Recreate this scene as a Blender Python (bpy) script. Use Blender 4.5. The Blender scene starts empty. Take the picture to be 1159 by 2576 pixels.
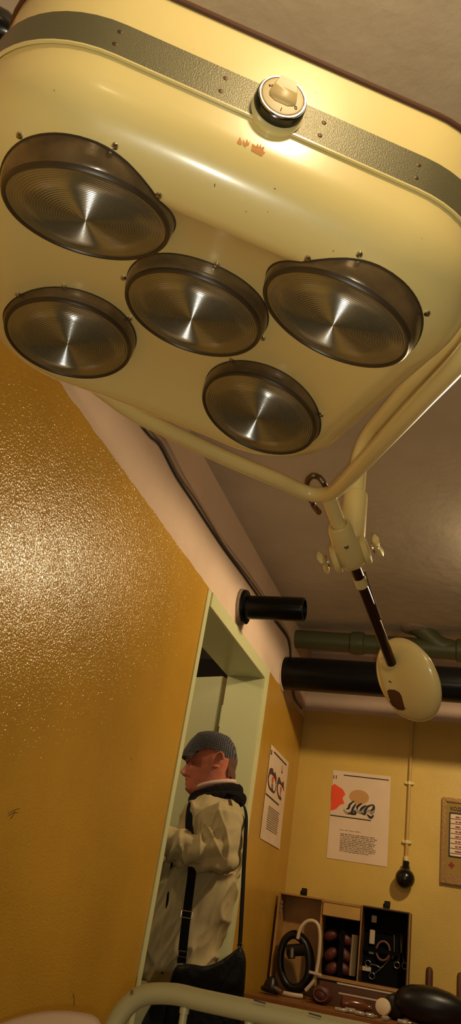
import bpy, bmesh, math, random
import numpy as np
from mathutils import Vector, Matrix, noise
from mathutils.bvhtree import BVHTree
random.seed(7)
S = bpy.context.scene
COL = S.collection
PI = math.pi
H = 1.0            # eye height of the photographer above the floor

# ------------------------------------------------------------------ camera
F = 1942.92; CX, CY = 579.5, 1288.0
PITCH, ROLL, YAW = .48636618, .17593603, -.3665086
cy, sy = math.cos(YAW), math.sin(YAW)
_right = np.array([cy, -sy, 0]); _fw = np.array([sy, cy, 0]); _up = np.array([0, 0, 1.])
_f2 = _fw*math.cos(PITCH)+_up*math.sin(PITCH); _u2 = _up*math.cos(PITCH)-_fw*math.sin(PITCH)
_r3 = _right*math.cos(ROLL)+_u2*math.sin(ROLL); _u3 = _u2*math.cos(ROLL)-_right*math.sin(ROLL)
CM = np.array([_r3, _u3, _f2]); EYE = np.array([0, 0, H])
def ray(x, y): return np.array([(x-CX)/F, -(y-CY)/F, 1.]) @ CM
def onX(x, y, v): d = ray(x, y); return EYE+d*(v/d[0])
def onY(x, y, v): d = ray(x, y); return EYE+d*(v/d[1])
def onZ(x, y, v): d = ray(x, y); return EYE+d*((v-H)/d[2])
cam = bpy.data.cameras.new('camera'); camo = bpy.data.objects.new('camera', cam); COL.objects.link(camo)
m = Matrix.Identity(4)
for i in range(3):
    m[i][0] = _r3[i]; m[i][1] = _u3[i]; m[i][2] = -_f2[i]; m[i][3] = EYE[i]
camo.matrix_world = m
cam.sensor_fit = 'HORIZONTAL'; cam.sensor_width = 36; cam.lens = 36*F/1159; cam.clip_start = .02
S.camera = camo
S.view_settings.view_transform = 'Standard'; S.view_settings.look = 'None'
S.view_settings.gamma = 1; S.view_settings.use_curve_mapping = False
S.view_settings.exposure = 0.0

# ------------------------------------------------------------------ materials
def sock(n, name, v):
    if name in n.inputs: n.inputs[name].default_value = v
def mat(name, col, rough=.5, metal=0., bump=None, spec=.5, coat=0., var=None, noise_rough=0.):
    """bump=(scale, strength, distance[, detail]); var=(scale, amount) mottles the colour"""
    M = bpy.data.materials.new(name); M.use_nodes = True
    nt = M.node_tree; b = nt.nodes['Principled BSDF']
    c = (col[0], col[1], col[2], 1)
    b.inputs['Base Color'].default_value = c
    b.inputs['Roughness'].default_value = rough; b.inputs['Metallic'].default_value = metal
    sock(b, 'Specular IOR Level', spec); sock(b, 'Coat Weight', coat); sock(b, 'Coat Roughness', .15)
    tc = nt.nodes.new('ShaderNodeNewGeometry')
    if var:
        n = nt.nodes.new('ShaderNodeTexNoise'); n.inputs['Scale'].default_value = var[0]; n.inputs['Detail'].default_value = 5
        nt.links.new(tc.outputs['Position'], n.inputs['Vector'])
        r = nt.nodes.new('ShaderNodeMapRange'); r.inputs['From Min'].default_value = .3; r.inputs['From Max'].default_value = .7
        r.inputs['To Min'].default_value = 1-var[1]; r.inputs['To Max'].default_value = 1+var[1]*.5
        nt.links.new(n.outputs['Fac'], r.inputs['Value'])
        mx = nt.nodes.new('ShaderNodeVectorMath'); mx.operation = 'SCALE'; mx.inputs[0].default_value = col
        nt.links.new(r.outputs['Result'], mx.inputs['Scale']); nt.links.new(mx.outputs['Vector'], b.inputs['Base Color'])
    if bump:
        n = nt.nodes.new('ShaderNodeTexNoise'); n.inputs['Scale'].default_value = bump[0]
        n.inputs['Detail'].default_value = bump[3] if len(bump) > 3 else 2
        nt.links.new(tc.outputs['Position'], n.inputs['Vector'])
        bp = nt.nodes.new('ShaderNodeBump'); bp.inputs['Strength'].default_value = bump[1]; bp.inputs['Distance'].default_value = bump[2]
        nt.links.new(n.outputs['Fac'], bp.inputs['Height']); nt.links.new(bp.outputs['Normal'], b.inputs['Normal'])
    return M

def wall_mat(name, zline, low, high, rough=.38):
    """two-tone wall: glossy ochre oil paint up to zline, matt limewash above"""
    M = bpy.data.materials.new(name); M.use_nodes = True
    nt = M.node_tree; N = nt.nodes; L = nt.links; b = N['Principled BSDF']
    g = N.new('ShaderNodeNewGeometry'); sx = N.new('ShaderNodeSeparateXYZ'); L.new(g.outputs['Position'], sx.inputs[0])
    n1 = N.new('ShaderNodeTexNoise'); n1.inputs['Scale'].default_value = 9; L.new(g.outputs['Position'], n1.inputs['Vector'])
    ma = N.new('ShaderNodeMath'); ma.operation = 'MULTIPLY_ADD'; ma.inputs[1].default_value = .02
    L.new(n1.outputs['Fac'], ma.inputs[0]); L.new(sx.outputs['Z'], ma.inputs[2])
    gt = N.new('ShaderNodeMath'); gt.operation = 'GREATER_THAN'; gt.inputs[1].default_value = zline+.01; L.new(ma.outputs[0], gt.inputs[0])
    n2 = N.new('ShaderNodeTexNoise'); n2.inputs['Scale'].default_value = 2.2; n2.inputs['Detail'].default_value = 4; L.new(g.outputs['Position'], n2.inputs['Vector'])
    r = N.new('ShaderNodeMapRange'); r.inputs['From Min'].default_value = .3; r.inputs['From Max'].default_value = .7; r.inputs['To Min'].default_value = .84; r.inputs['To Max'].default_value = 1.1
    L.new(n2.outputs['Fac'], r.inputs['Value'])
    mx = N.new('ShaderNodeMix'); mx.data_type = 'RGBA'
    mx.inputs['A'].default_value = (*low, 1); mx.inputs['B'].default_value = (*high, 1); L.new(gt.outputs[0], mx.inputs['Factor'])
    sc = N.new('ShaderNodeVectorMath'); sc.operation = 'SCALE'; L.new(mx.outputs['Result'], sc.inputs[0]); L.new(r.outputs['Result'], sc.inputs['Scale'])
    L.new(sc.outputs['Vector'], b.inputs['Base Color'])
    rr = N.new('ShaderNodeMapRange'); rr.inputs['To Min'].default_value = rough; rr.inputs['To Max'].default_value = .9; L.new(gt.outputs[0], rr.inputs['Value']); L.new(rr.outputs['Result'], b.inputs['Roughness'])
    n3 = N.new('ShaderNodeTexNoise'); n3.inputs['Scale'].default_value = 170; n3.inputs['Detail'].default_value = 2; n3.inputs['Distortion'].default_value = .6; L.new(g.outputs['Position'], n3.inputs['Vector'])
    n4 = N.new('ShaderNodeTexNoise'); n4.inputs['Scale'].default_value = 9; n4.inputs['Detail'].default_value = 2; L.new(g.outputs['Position'], n4.inputs['Vector'])
    ad = N.new('ShaderNodeMath'); ad.operation = 'MULTIPLY_ADD'; ad.inputs[1].default_value = 1.2; L.new(n4.outputs['Fac'], ad.inputs[0]); L.new(n3.outputs['Fac'], ad.inputs[2])
    bp = N.new('ShaderNodeBump'); bp.inputs['Strength'].default_value = .55; bp.inputs['Distance'].default_value = .0028
    L.new(ad.outputs[0], bp.inputs['Height']); L.new(bp.outputs['Normal'], b.inputs['Normal'])
    return M

OCHRE = (.58, .315, .036); PLASTER = (.72, .53, .40)
M_wl = wall_mat('ochre_and_limewash_left', H+1.10, OCHRE, PLASTER, .17)
M_wb = wall_mat('ochre_and_limewash_back', H+1.147, (.64, .42, .08), PLASTER, .45)
M_ceil = mat('ceiling_plaster', (.60, .53, .44), .75, bump=(16, .45, .010, 7), var=(3, .12), spec=.3)
M_floor = mat('brown_lino', (.10, .06, .035), .5)
M_far = mat('brown_wall_paint', (.20, .13, .055), .7)
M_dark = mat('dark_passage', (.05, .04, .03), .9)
M_trim = mat('pale_green_gloss', (.66, .66, .36), .3, bump=(30, .3, .002))
M_cream = mat('cream_enamel', (.80, .66, .27), .30, bump=(60, .08, .001), coat=.4, var=(6, .03))
M_cream2 = mat('cream_tube_enamel', (.78, .66, .29), .28, bump=(70, .15, .001), coat=.5)
M_band = mat('hammered_grey_green', (.145, .135, .072), .38, .3, bump=(620, .35, .0010, 1))
M_brown = mat('rusty_edge', (.10, .035, .012), .6)
M_screw = mat('screw_brass', (.09, .05, .025), .45, .6)
M_chrome = mat('chrome', (.62, .58, .52), .18, 1.)
M_black = mat('black_bakelite', (.008, .007, .006), .22)
M_blackpipe = mat('black_pipe_enamel', (.003, .003, .003), .25, spec=.22)
M_rim = mat('dark_rubber_ring', (.045, .030, .015), .4)
M_collar = mat('smoky_glass_edge', (.17, .115, .055), .22, .25, bump=(18, .3, .004, 4), var=(14, .5))
M_lens = mat('ridged_smoky_glass', (.090, .090, .056), .185, 0.)
M_lens.node_tree.nodes['Principled BSDF'].inputs['IOR'].default_value = 3.5
M_mirror = mat('reflector_silver', (.8, .8, .75), .1, 1.)
M_flake = mat('bare_orange_primer', (.62, .25, .05), .6)
M_dot = mat('dirt_speck', (.10, .06, .02), .8)
M_dial = mat('dial_cream', (.58, .45, .20), .4)
M_rod = mat('brown_steel_rod', (.075, .035, .02), .24, .75)
M_hose = mat('grey_metal_hose', (.20, .15, .11), .32, .9)
M_green = mat('sage_pipe_paint', (.105, .115, .05), .42, bump=(30, .4, .004))
M_cable = mat('black_cable', (.012, .01, .01), .5)
M_cable2 = mat('whitewashed_cable', (.50, .37, .27), .8)
M_lead = mat('crumbled_mortar', (.34, .27, .2), .9, bump=(120, 1, .006, 5))
M_paper = mat('yellowed_paper', (.80, .60, .42), .75, var=(8, .06))
M_ink = mat('black_ink', (.022, .016, .018), .7)
M_ink2 = mat('faded_text_ink', (.27, .19, .12), .8)
M_red = mat('vermilion_print', (.88, .08, .02), .7)
M_tan = mat('tan_print', (.58, .30, .10), .75)
M_greyp = mat('grey_print', (.33, .29, .22), .75)
M_brownp = mat('brown_print', (.09, .03, .02), .7)
M_wood = mat('honey_wood', (.43, .215, .05), .45, var=(12, .2))
M_woodd = mat('dark_wood', (.10, .035, .012), .5, var=(10, .3))
M_woodm = mat('table_wood', (.26, .10, .028), .4, var=(9, .25))
M_rubber = mat('black_rubber', (.006, .005, .005), .36, spec=.4)
M_redrub = mat('red_brown_rubber', (.10, .020, .012), .5, bump=(25, .5, .01))
M_white = mat('aged_white_plastic', (.62, .48, .32), .45)
M_steel = mat('instrument_steel', (.30, .28, .23), .34, .95)
M_felt = mat('black_felt', (.005, .005, .005), .95, spec=.1)
M_glassy = mat('vial_glass', (.5, .47, .4), .08, .5)
M_gold = mat('tarnished_gold_frame', (.30, .155, .035), .4, .25, bump=(90, .5, .003))
M_olivecard = mat('olive_card', (.32, .19, .03), .7)
M_skin = mat('ruddy_skin', (.56, .165, .088), .48, bump=(160, .25, .002, 4), var=(45, .18))
M_jacket = mat('khaki_cotton', (.44, .345, .17), .85, bump=(300, .3, .001))
M_trous = mat('black_trouser_cloth', (.012, .011, .012), .9)
M_scarf = mat('black_knit', (.010, .008, .008), .95, bump=(110, 1, .006, 2), spec=.15)
M_shirt = mat('pink_white_cotton', (.70, .50, .40), .8)
M_hair = mat('grey_brown_hair', (.13, .055, .03), .8, bump=(220, .8, .004))
M_bag = mat('black_worn_leather', (.004, .0038, .0035), .5, bump=(60, .6, .006, 5), spec=.16)
M_strap = mat('black_webbing', (.005, .005, .006), .85, spec=.15)
M_pink = mat('dusty_pink_cloth', (.56, .40, .27), .85, bump=(12, .4, .01))

def cap_material():
    M = bpy.data.materials.new('grey_check_tweed'); M.use_nodes = True
    nt = M.node_tree; N = nt.nodes; L = nt.links; b = N['Principled BSDF']; b.inputs['Roughness'].default_value = .9
    g = N.new('ShaderNodeTexCoord')
    def wave(axis, sc):
        w = N.new('ShaderNodeTexWave'); w.wave_type = 'BANDS'; w.bands_direction = axis; w.inputs['Scale'].default_value = sc; w.inputs['Distortion'].default_value = 1.2; w.inputs['Detail'].default_value = 1; w.inputs['Detail Scale'].default_value = 6
        L.new(g.outputs['Object'], w.inputs['Vector']); return w
    a, c = wave('X', 46), wave('Z', 50)
    mi = N.new('ShaderNodeMath'); mi.operation = 'MINIMUM'; L.new(a.outputs['Fac'], mi.inputs[0]); L.new(c.outputs['Fac'], mi.inputs[1])
    r = N.new('ShaderNodeValToRGB'); r.color_ramp.elements[0].position = .12; r.color_ramp.elements[0].color = (.012, .012, .016, 1)
    r.color_ramp.elements[1].position = .5; r.color_ramp.elements[1].color = (.17, .155, .16, 1)
    L.new(mi.outputs[0], r.inputs['Fac'])
    sp = N.new('ShaderNodeSeparateXYZ'); L.new(g.outputs['Object'], sp.inputs[0])
    k1 = N.new('ShaderNodeMath'); k1.operation = 'MULTIPLY_ADD'; k1.inputs[1].default_value = .43; k1.inputs[2].default_value = -.43*1.655-.030; L.new(sp.outputs['Z'], k1.inputs[0])
    k2 = N.new('ShaderNodeMath'); k2.operation = 'SUBTRACT'; L.new(k1.outputs[0], k2.inputs[0]); L.new(sp.outputs['X'], k2.inputs[1])
    k3 = N.new('ShaderNodeMath'); k3.operation = 'GREATER_THAN'; k3.inputs[1].default_value = 0; L.new(k2.outputs[0], k3.inputs[0])
    mx = N.new('ShaderNodeMix'); mx.data_type = 'RGBA'; L.new(k3.outputs[0], mx.inputs['Factor']); L.new(r.outputs['Color'], mx.inputs['A']); mx.inputs['B'].default_value = (.085, .076, .078, 1)
    L.new(mx.outputs['Result'], b.inputs['Base Color'])
    return M
M_cap = cap_material()
M_visor = mat('grey_tweed_visor', (.07, .063, .065), .9, bump=(260, .8, .002))

# ------------------------------------------------------------------ mesh builder
def V(p): return Vector((float(p[0]), float(p[1]), float(p[2])))
def frame(d, hint=None):
    d = V(d).normalized(); h = V(hint) if hint is not None else (Vector((0, 0, 1)) if abs(d.z) < .9 else Vector((1, 0, 0)))
    a = h.cross(d).normalized(); return a, d.cross(a).normalized(), d
class MB:
    def __init__(s): s.v = []; s.f = []
    def add(s, vs, fs):
        o = len(s.v); s.v += [V(p) for p in vs]; s.f += [[i+o for i in f] for f in fs]; return s
    def grid(s, rows, close_u=True, cap0=False, cap1=False):
        n = len(rows[0]); vs = [p for r in rows for p in r]; fs = []
        for i in range(len(rows)-1):
            for j in range(n if close_u else n-1):
                k = (j+1) % n; fs.append([i*n+j, i*n+k, (i+1)*n+k, (i+1)*n+j])
        if cap0: fs.append(list(range(n))[::-1])
        if cap1: fs.append([(len(rows)-1)*n+j for j in range(n)])
        return s.add(vs, fs)
    def box(s, lo, hi):
        x0, y0, z0 = lo; x1, y1, z1 = hi
        return s.add([(x0,y0,z0),(x1,y0,z0),(x1,y1,z0),(x0,y1,z0),(x0,y0,z1),(x1,y0,z1),(x1,y1,z1),(x0,y1,z1)],
                     [[0,3,2,1],[4,5,6,7],[0,1,5,4],[1,2,6,5],[2,3,7,6],[3,0,4,7]])
    def obox(s, c, ax, ay, az):      # oriented box: centre and three half axes
        c, ax, ay, az = V(c), V(ax), V(ay), V(az)
        vs = [c+ax*i+ay*j+az*k for k in (-1,1) for j in (-1,1) for i in (-1,1)]
        return s.add(vs, [[0,2,3,1],[4,5,7,6],[0,1,5,4],[1,3,7,5],[3,2,6,7],[2,0,4,6]])
    def tube(s, pts, r, n=20, caps=True, flat=1., hint=None):
        pts = [V(p) for p in pts]; rs = r if hasattr(r, '__len__') else [r]*len(pts)
        rows = []; a = None
        for i, p in enumerate(pts):
            d = (pts[min(i+1, len(pts)-1)]-pts[max(i-1, 0)]).normalized()
            if a is None: a, b, _ = frame(d, hint)
            else:
                a = (a-d*a.dot(d)).normalized(); b = d.cross(a)
            rows.append([p+a*(rs[i]*math.cos(2*PI*j/n))+b*(rs[i]*flat*math.sin(2*PI*j/n)) for j in range(n)])
        return s.grid(rows, True, caps, caps)
    def lathe(s, c, axis, prof, n=32, caps=True, hint=None):   # prof: (radius, height along axis)
        a, b, d = frame(axis, hint); c = V(c)
        rows = [[c+d*h+a*(r*math.cos(2*PI*j/n))+b*(r*math.sin(2*PI*j/n)) for j in range(n)] for r, h in prof]
        return s.grid(rows, True, caps, caps)
    def ell(s, c, ax, ay, az, n=24, m_=14):
        c, ax, ay, az = V(c), V(ax), V(ay), V(az)
        rows = [[c+az*-math.cos(PI*i/m_)+ax*(math.sin(PI*i/m_)*math.cos(2*PI*j/n))+ay*(math.sin(PI*i/m_)*math.sin(2*PI*j/n)) for j in range(n)] for i in range(1, m_)]
        return s.grid(rows, True, True, True)
    def prism(s, poly, nrm):         # closed 3D polygon extruded by vector nrm
        nrm = V(nrm); n = len(poly); vs = [V(p) for p in poly]; vs += [p+nrm for p in vs]
        return s.add(vs, [list(range(n))[::-1], list(range(n, 2*n))]+[[i, (i+1) % n, n+(i+1) % n, n+i] for i in range(n)])
def bez(pts, n=8, closed=False):     # Catmull-Rom through pts
    P = [V(p) for p in pts]; out = []; L = len(P)
    for i in range(L if closed else L-1):
        p1, p2 = P[i], P[(i+1) % L]
        p0 = P[i-1] if closed or i > 0 else p1*2-p2
        p3 = P[(i+2) % L] if closed or i+2 < L else p2*2-p1
        for k in range(n):
            t = k/n; out.append(.5*((2*p1)+(p2-p0)*t+(2*p0-5*p1+4*p2-p3)*t*t+(3*p1-p0-3*p2+p3)*t**3))
    if not closed: out.append(P[-1])
    return out
def thing(name, loc, label=None, cat=None, group=None, kind=None):
    o = bpy.data.objects.new(name, None); o.empty_display_size = .05; COL.objects.link(o); o.location = V(loc)
    return tag(o, label, cat, group, kind)
def tag(o, label=None, cat=None, group=None, kind=None):
    if label: o['label'] = label
    if cat: o['category'] = cat
    if group: o['group'] = group
    if kind: o['kind'] = kind
    return o
BASE = {}
def base_of(o):
    while o.parent is not None: o = o.parent
    return o.location.copy()
def obj(name, mb, mt, parent=None, sharp=35, smooth=True, bevel=0, label=None):
    off = base_of(parent) if parent is not None else None
    if off is None:                  # a one-mesh thing: origin at the middle of its base
        xs = [v for v in mb.v]
        off = Vector(((min(v.x for v in xs)+max(v.x for v in xs))/2, (min(v.y for v in xs)+max(v.y for v in xs))/2, min(v.z for v in xs)))
    me = bpy.data.meshes.new(name); me.from_pydata([tuple(v-off) for v in mb.v], [], mb.f)
    bm = bmesh.new(); bm.from_mesh(me); bmesh.ops.recalc_face_normals(bm, faces=bm.faces)
    if bevel: bmesh.ops.bevel(bm, geom=[e for e in bm.edges if e.calc_face_angle(0) > .6], offset=bevel, segments=2, affect='EDGES', clamp_overlap=True)
    bm.to_mesh(me); bm.free()
    if smooth: me.shade_smooth(); me.set_sharp_from_angle(angle=math.radians(sharp))
    me.materials.append(mt)
    o = bpy.data.objects.new(name, me); COL.objects.link(o)
    if parent is not None: o.parent = parent
    else: o.location = off
    if label: o['label'] = label
    return o
def remeshed(name, mb, mt, parent, voxel, smooth_it=4, fn=None):
    """fuse the overlapping pieces of mb into one continuous skin"""
    off = base_of(parent)
    me = bpy.data.meshes.new(name+'_raw'); me.from_pydata([tuple(v) for v in mb.v], [], mb.f)
    bm = bmesh.new(); bm.from_mesh(me); bmesh.ops.recalc_face_normals(bm, faces=bm.faces); bm.to_mesh(me); bm.free()
    t = bpy.data.objects.new('tmp', me); COL.objects.link(t)
    r = t.modifiers.new('r', 'REMESH'); r.mode = 'VOXEL'; r.voxel_size = voxel; r.use_smooth_shade = True
    if smooth_it:
        sm = t.modifiers.new('s', 'SMOOTH'); sm.iterations = smooth_it; sm.factor = .5
    bpy.context.view_layer.update()
    dg = bpy.context.evaluated_depsgraph_get(); me2 = bpy.data.meshes.new_from_object(t.evaluated_get(dg))
    bpy.data.objects.remove(t); bpy.data.meshes.remove(me)
    me2.name = name
    if fn:
        nn = [v.normal.copy() for v in me2.vertices]
        for v, n_ in zip(me2.vertices, nn): v.co = v.co+n_*fn(v.co, n_)
    for v in me2.vertices: v.co = v.co-off
    me2.materials.clear(); me2.materials.append(mt); me2.shade_smooth()
    o = bpy.data.objects.new(name, me2); COL.objects.link(o); o.parent = parent
    return o
def text_mb(s, size, org, ux, uy, depth=.0006, bold=False):
    cu = bpy.data.curves.new('t', 'FONT'); cu.body = s; cu.size = size; cu.extrude = depth
    if bold: cu.offset = size*.02
    t = bpy.data.objects.new('t', cu); COL.objects.link(t); bpy.context.view_layer.update()
    me = bpy.data.meshes.new_from_object(t.evaluated_get(bpy.context.evaluated_depsgraph_get()))
    ux, uy = V(ux).normalized(), V(uy).normalized(); uz = ux.cross(uy); org = V(org)
    mb = MB(); mb.add([org+ux*v.co.x+uy*v.co.y+uz*v.co.z for v in me.vertices], [list(p.vertices) for p in me.polygons])
    bpy.data.objects.remove(t); return mb
def struct(name, mb, mt, parent=None, **k):
    o = obj(name, mb, mt, parent, smooth=False, **k)
    if parent is None: o['kind'] = 'structure'
    return o

# ------------------------------------------------------------------ the room
XL, YB, ZC = -1.0, 4.33, H+1.5
XR, YF, TH = 2.3, -2.6, .17
DY0, DY1, DZ = 2.546, 3.409, H+1.04
wl = MB().box((XL-TH, YF, 0), (XL, DY0, ZC)).box((XL-TH, DY1, 0), (XL, YB+TH, ZC)).box((XL-TH, DY0, DZ), (XL, DY1, ZC))
wall_l = struct('wall_left', wl, M_wl)
def wscuff(pts, wd):
    mb = MB(); n_ = Vector((1, 0, 0))
    P_ = [V(onX(*p, XL+.0006)) for p in pts]
    for a, b in zip(P_, P_[1:]):
        d = (b-a).normalized(); q = d.cross(n_)*wd; mb.prism([a+q, b+q, b-q, a-q], n_*.0003)
    obj('scuff_mark', mb, M_dot, wall_l, smooth=False)
for pts in (((22, 2046), (36, 2038), (50, 2034)), ((20, 2053), (34, 2045), (46, 2044)), ((26, 2060), (33, 2052), (38, 2040)), ((184, 2500), (187, 2512), (186, 2530)), ((330, 1905), (331, 1912))): wscuff(pts, .0007)
struct('wall_back', MB().box((XL, YB, 0), (XR+TH, YB+TH, ZC)), M_wb)
struct('wall_right', MB().box((XR, YF, 0), (XR+TH, YB, ZC)), M_far)
struct('wall_front', MB().box((XL-TH, YF-TH, 0), (XR+TH, YF, ZC)), M_far)
struct('floor', MB().box((XL-2.4, YF-TH, -.1), (XR+TH, YB+TH+.6, 0)), M_floor)
struct('ceiling', MB().box((XL-2.4, YF-TH, ZC), (XR+TH, YB+TH+.6, ZC+.12)), M_ceil)
# dark passage behind the doorway
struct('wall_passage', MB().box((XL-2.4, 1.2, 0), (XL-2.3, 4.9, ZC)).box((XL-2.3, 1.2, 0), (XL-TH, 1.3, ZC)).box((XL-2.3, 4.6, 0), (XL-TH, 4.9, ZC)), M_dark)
# door casing and the lining of the opening
cs = MB()
o0, o1, oz = 2.513, 3.472, H+1.094
cs.box((XL-.001, o0, 0), (XL+.004, DY0+.003, oz)).box((XL-.001, DY1-.004, 0), (XL+.010, o1, oz)).box((XL-.001, DY0+.004, DZ-.004), (XL+.010, DY1-.004, oz))
struct('trim_1', cs, M_trim, bevel=.0015)
ln = MB().box((XL-TH-.005, DY0-.001, 0), (XL+.002, DY0+.005, DZ)).box((XL-TH-.005, DY1-.005, 0), (XL+.002, DY1+.001, DZ)).box((XL-TH-.005, DY0, DZ-.006), (XL+.002, DY1, DZ+.001))
struct('trim_2', ln, M_trim)
# open door leaf in the passage
hp = Vector((-1.19, 3.452, 0)); dd = Vector((-.954, .30, 0)).normalized(); nn = Vector((-dd.y, dd.x, 0))
lf = MB().obox(hp+dd*.42+nn*.02+Vector((0, 0, H/2+.52)), dd*.42, nn*.02, Vector((0, 0, H/2+.515)))
door = struct('door_1', lf, M_trim, bevel=.003)
hb = MB()
for z in (H+.80, H+.2, .3):
    hb.tube([hp+Vector((.006, -.012, z)), hp+Vector((.006, -.012, z+.10))], .011, 12)
obj('hinge', hb, M_trim, door)
st = MB()
for z in (H+.93, H+.74):
    st.obox(hp+dd*.20-nn*.001+Vector((0, 0, z)), dd*.016, nn*.001, Vector((0, 0, .004)))
obj('scuff_mark', st, M_dot, door)

# ------------------------------------------------------------------ lamp frame (solved from the five lenses)
SC = .75
LO = np.array([-.622, 1.167, 1.110])*SC+EYE
LQ = np.array([[.82299, -.54478, .16093], [.56340, .81900, -.10870], [-.07258, .18013, .98096]])
def LW(u, v, w): return LO+LQ @ (np.array([u, v, w])*SC)
def LD(u, v, w): return LQ @ np.array([u, v, w], float)
def Lw(px, w):                        # the point at lamp-height w that a picture point shows
    d = ray(*px); n = LQ[:, 2]; t = (w*SC+n @ (LO-EYE))/(n @ d); return EYE+d*t
lamp = thing('surgical_lamp', LO, 'large cream five-lens surgical lamp on a bent tube yoke with a counterweight', 'lamp')
HU, HV, VC, RC = .505, .507, .047, .23
def outline(d, n=14, grow=0.):
    """rounded square inset by d, as (u, v) going round"""
    hu, hv = HU-d, HV-d; r = max(.004, RC*(1-d/.51)) if d > 0 else RC
    hu += grow; hv += grow; r += grow; pts = []
    for cxs, cys, a0 in ((1, 1, 0), (-1, 1, PI/2), (-1, -1, PI), (1, -1, 1.5*PI)):
        for k in range(n+1):
            a = a0+PI/2*k/n; pts.append((cxs*(hu-r)+r*math.cos(a), VC+cys*(hv-r)+r*math.sin(a)))
        nx = {(1,1):(-1,1), (-1,1):(-1,-1), (-1,-1):(1,-1), (1,-1):(1,1)}[(cxs, cys)]
        q = pts[-1]; a = a0+PI/2; e = (nx[0]*(hu-r)+r*math.cos(a), VC+nx[1]*(hv-r)+r*math.sin(a))
        for k in range(1, 10): pts.append((q[0]+(e[0]-q[0])*k/10, q[1]+(e[1]-q[1])*k/10))
    return pts
def dish(u, v):
    rho = (abs(u)**4+abs(v-.03)**4)**.25
    return max(-.012, .068-.057*(rho/.39)**3.2)
FR, WS, WT = .10, .115, .33
def skew(u, w): return w+.045*u*(w/.33)
rows = []
rows.append([LW(u, v, skew(u, WT)+.012) for u, v in outline(.20)])
rows.append([LW(u, v, skew(u, WT)+.010) for u, v in outline(.03)])
rows.append([LW(u, v, skew(u, WT)) for u, v in outline(0)])
for k in range(1, 7): rows.append([LW(u, v, skew(u, WT+(WS-WT)*k/6)) for u, v in outline(0)])
ol = outline(FR)
for k in range(1, 13):
    th = PI/2*k/12; oo = outline(FR*(1-math.cos(th)))
    rows.append([LW(u, v, skew(u, WS)-(skew(u, WS)-dish(*e))*math.sin(th)) for (u, v), e in zip(oo, ol)])
for k in range(1, 17):
    rows.append([LW(u, v, dish(u, v)) for u, v in outline(FR+(.50-FR)*k/16)])
housing = obj('housing', MB().grid(rows, True, True, True), M_cream, lamp, 50)
bv = BVHTree.FromPolygons([tuple(p) for r in rows for p in r], MB().grid(rows).f)
def hit(px):
    d = Vector(ray(*px)).normalized(); loc, n, i, t = bv.ray_cast(Vector(EYE), d)
    if loc is None: return None, None
    return loc, (n if n.dot(d) < 0 else -n)
# dark bead along the top edge, hammered band round the side
obj('edge_bead', MB().tube([LW(u, v, skew(u, WT)) for u, v in outline(0, grow=.002)]+[LW(*outline(0, grow=.002)[0], skew(HU, WT))], .0042, 8, False), M_brown, housing)
def bandrow(g, w): return [LW(u, v, skew(u, w)) for u, v in outline(0, grow=g)]
band = obj('trim_band', MB().grid([bandrow(.001, .228), bandrow(.006, .228), bandrow(.006, .160), bandrow(.001, .160)]), M_band, lamp, 40, label='grey-green hammered metal band around the lamp')
obj('band_edge', MB().grid([bandrow(.001, .160), bandrow(.0065, .160), bandrow(.0065, .157), bandrow(.001, .157)]), M_cream2, band)
for px in ((301, 88), (288, 118), (565, 204), (553, 236), (811, 315), (801, 347), (1049, 421), (1043, 453)):
    p, n = hit(px)
    p = p+n*.0045
    a, b, _ = frame(n)
    sc_ = MB().lathe(p, n, [(.0044, -.002), (.0044, -.0006), (.003, .0002), (.0004, .0004)], 14)
    s_ = obj('band_screw', sc_, M_screw, band)
# chipped sticker residue, nicks
def patch(poly, hitf, lift, rings=5):
    c = np.mean(np.array(poly, float), axis=0); n_ = len(poly); vs = []; fs = []
    for k in range(rings):
        for q in poly:
            g = 1-k/rings; p, n = hitf((c[0]+(q[0]-c[0])*g, c[1]+(q[1]-c[1])*g))
            if p is None: return None
            vs.append(p+n*lift)
    for k in range(rings-1):
        for j in range(n_): fs.append([k*n_+j, k*n_+(j+1) % n_, (k+1)*n_+(j+1) % n_, (k+1)*n_+j])
    fs.append([(rings-1)*n_+j for j in range(n_)])
    return MB().add(vs, fs)
def decal(polys, name, mt, parent, lift=.0007, one=False):
    out = MB()
    for poly in polys:
        m_ = patch(poly, hit, lift, 2)
        if m_ is None: continue
        if one: out.add(m_.v, m_.f)
        else: obj(name, m_, mt, parent, smooth=False)
    if one: obj(name, out, mt, parent, smooth=False)
decal([[(596, 357), (603, 345), (609, 362), (606, 364)], [(596, 357), (606, 364), (600, 363)],
       [(611, 352), (615, 364), (621, 350), (624, 364), (617, 370), (611, 364)], [(621, 366), (628, 354), (626, 365)],
       [(631, 378), (634, 362), (642, 372), (648, 361), (650, 372), (656, 362), (656, 374), (665, 369), (661, 382), (667, 384), (658, 393), (644, 386)]],
      'sticker_remnant', M_flake, housing, .0007, True)
dots = []
for x, y, w_, h_ in ((137, 228, 2, 4), (540, 466, 2, 9), (691, 475, 4, 3), (619, 532, 3, 2), (838, 631, 2, 4), (673, 533, 2, 2), (1060, 600, 3, 1), (487, 125, 2, 1), (795, 233, 2, 1), (892, 652, 2, 1.5)):
    dots.append([(x-w_*.5, y-h_*.5), (x+w_*.6, y-h_*.4), (x+w_*.4, y+h_*.5), (x-w_*.6, y+h_*.4)])
decal(dots, 'paint_nick', M_dot, housing)
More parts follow.
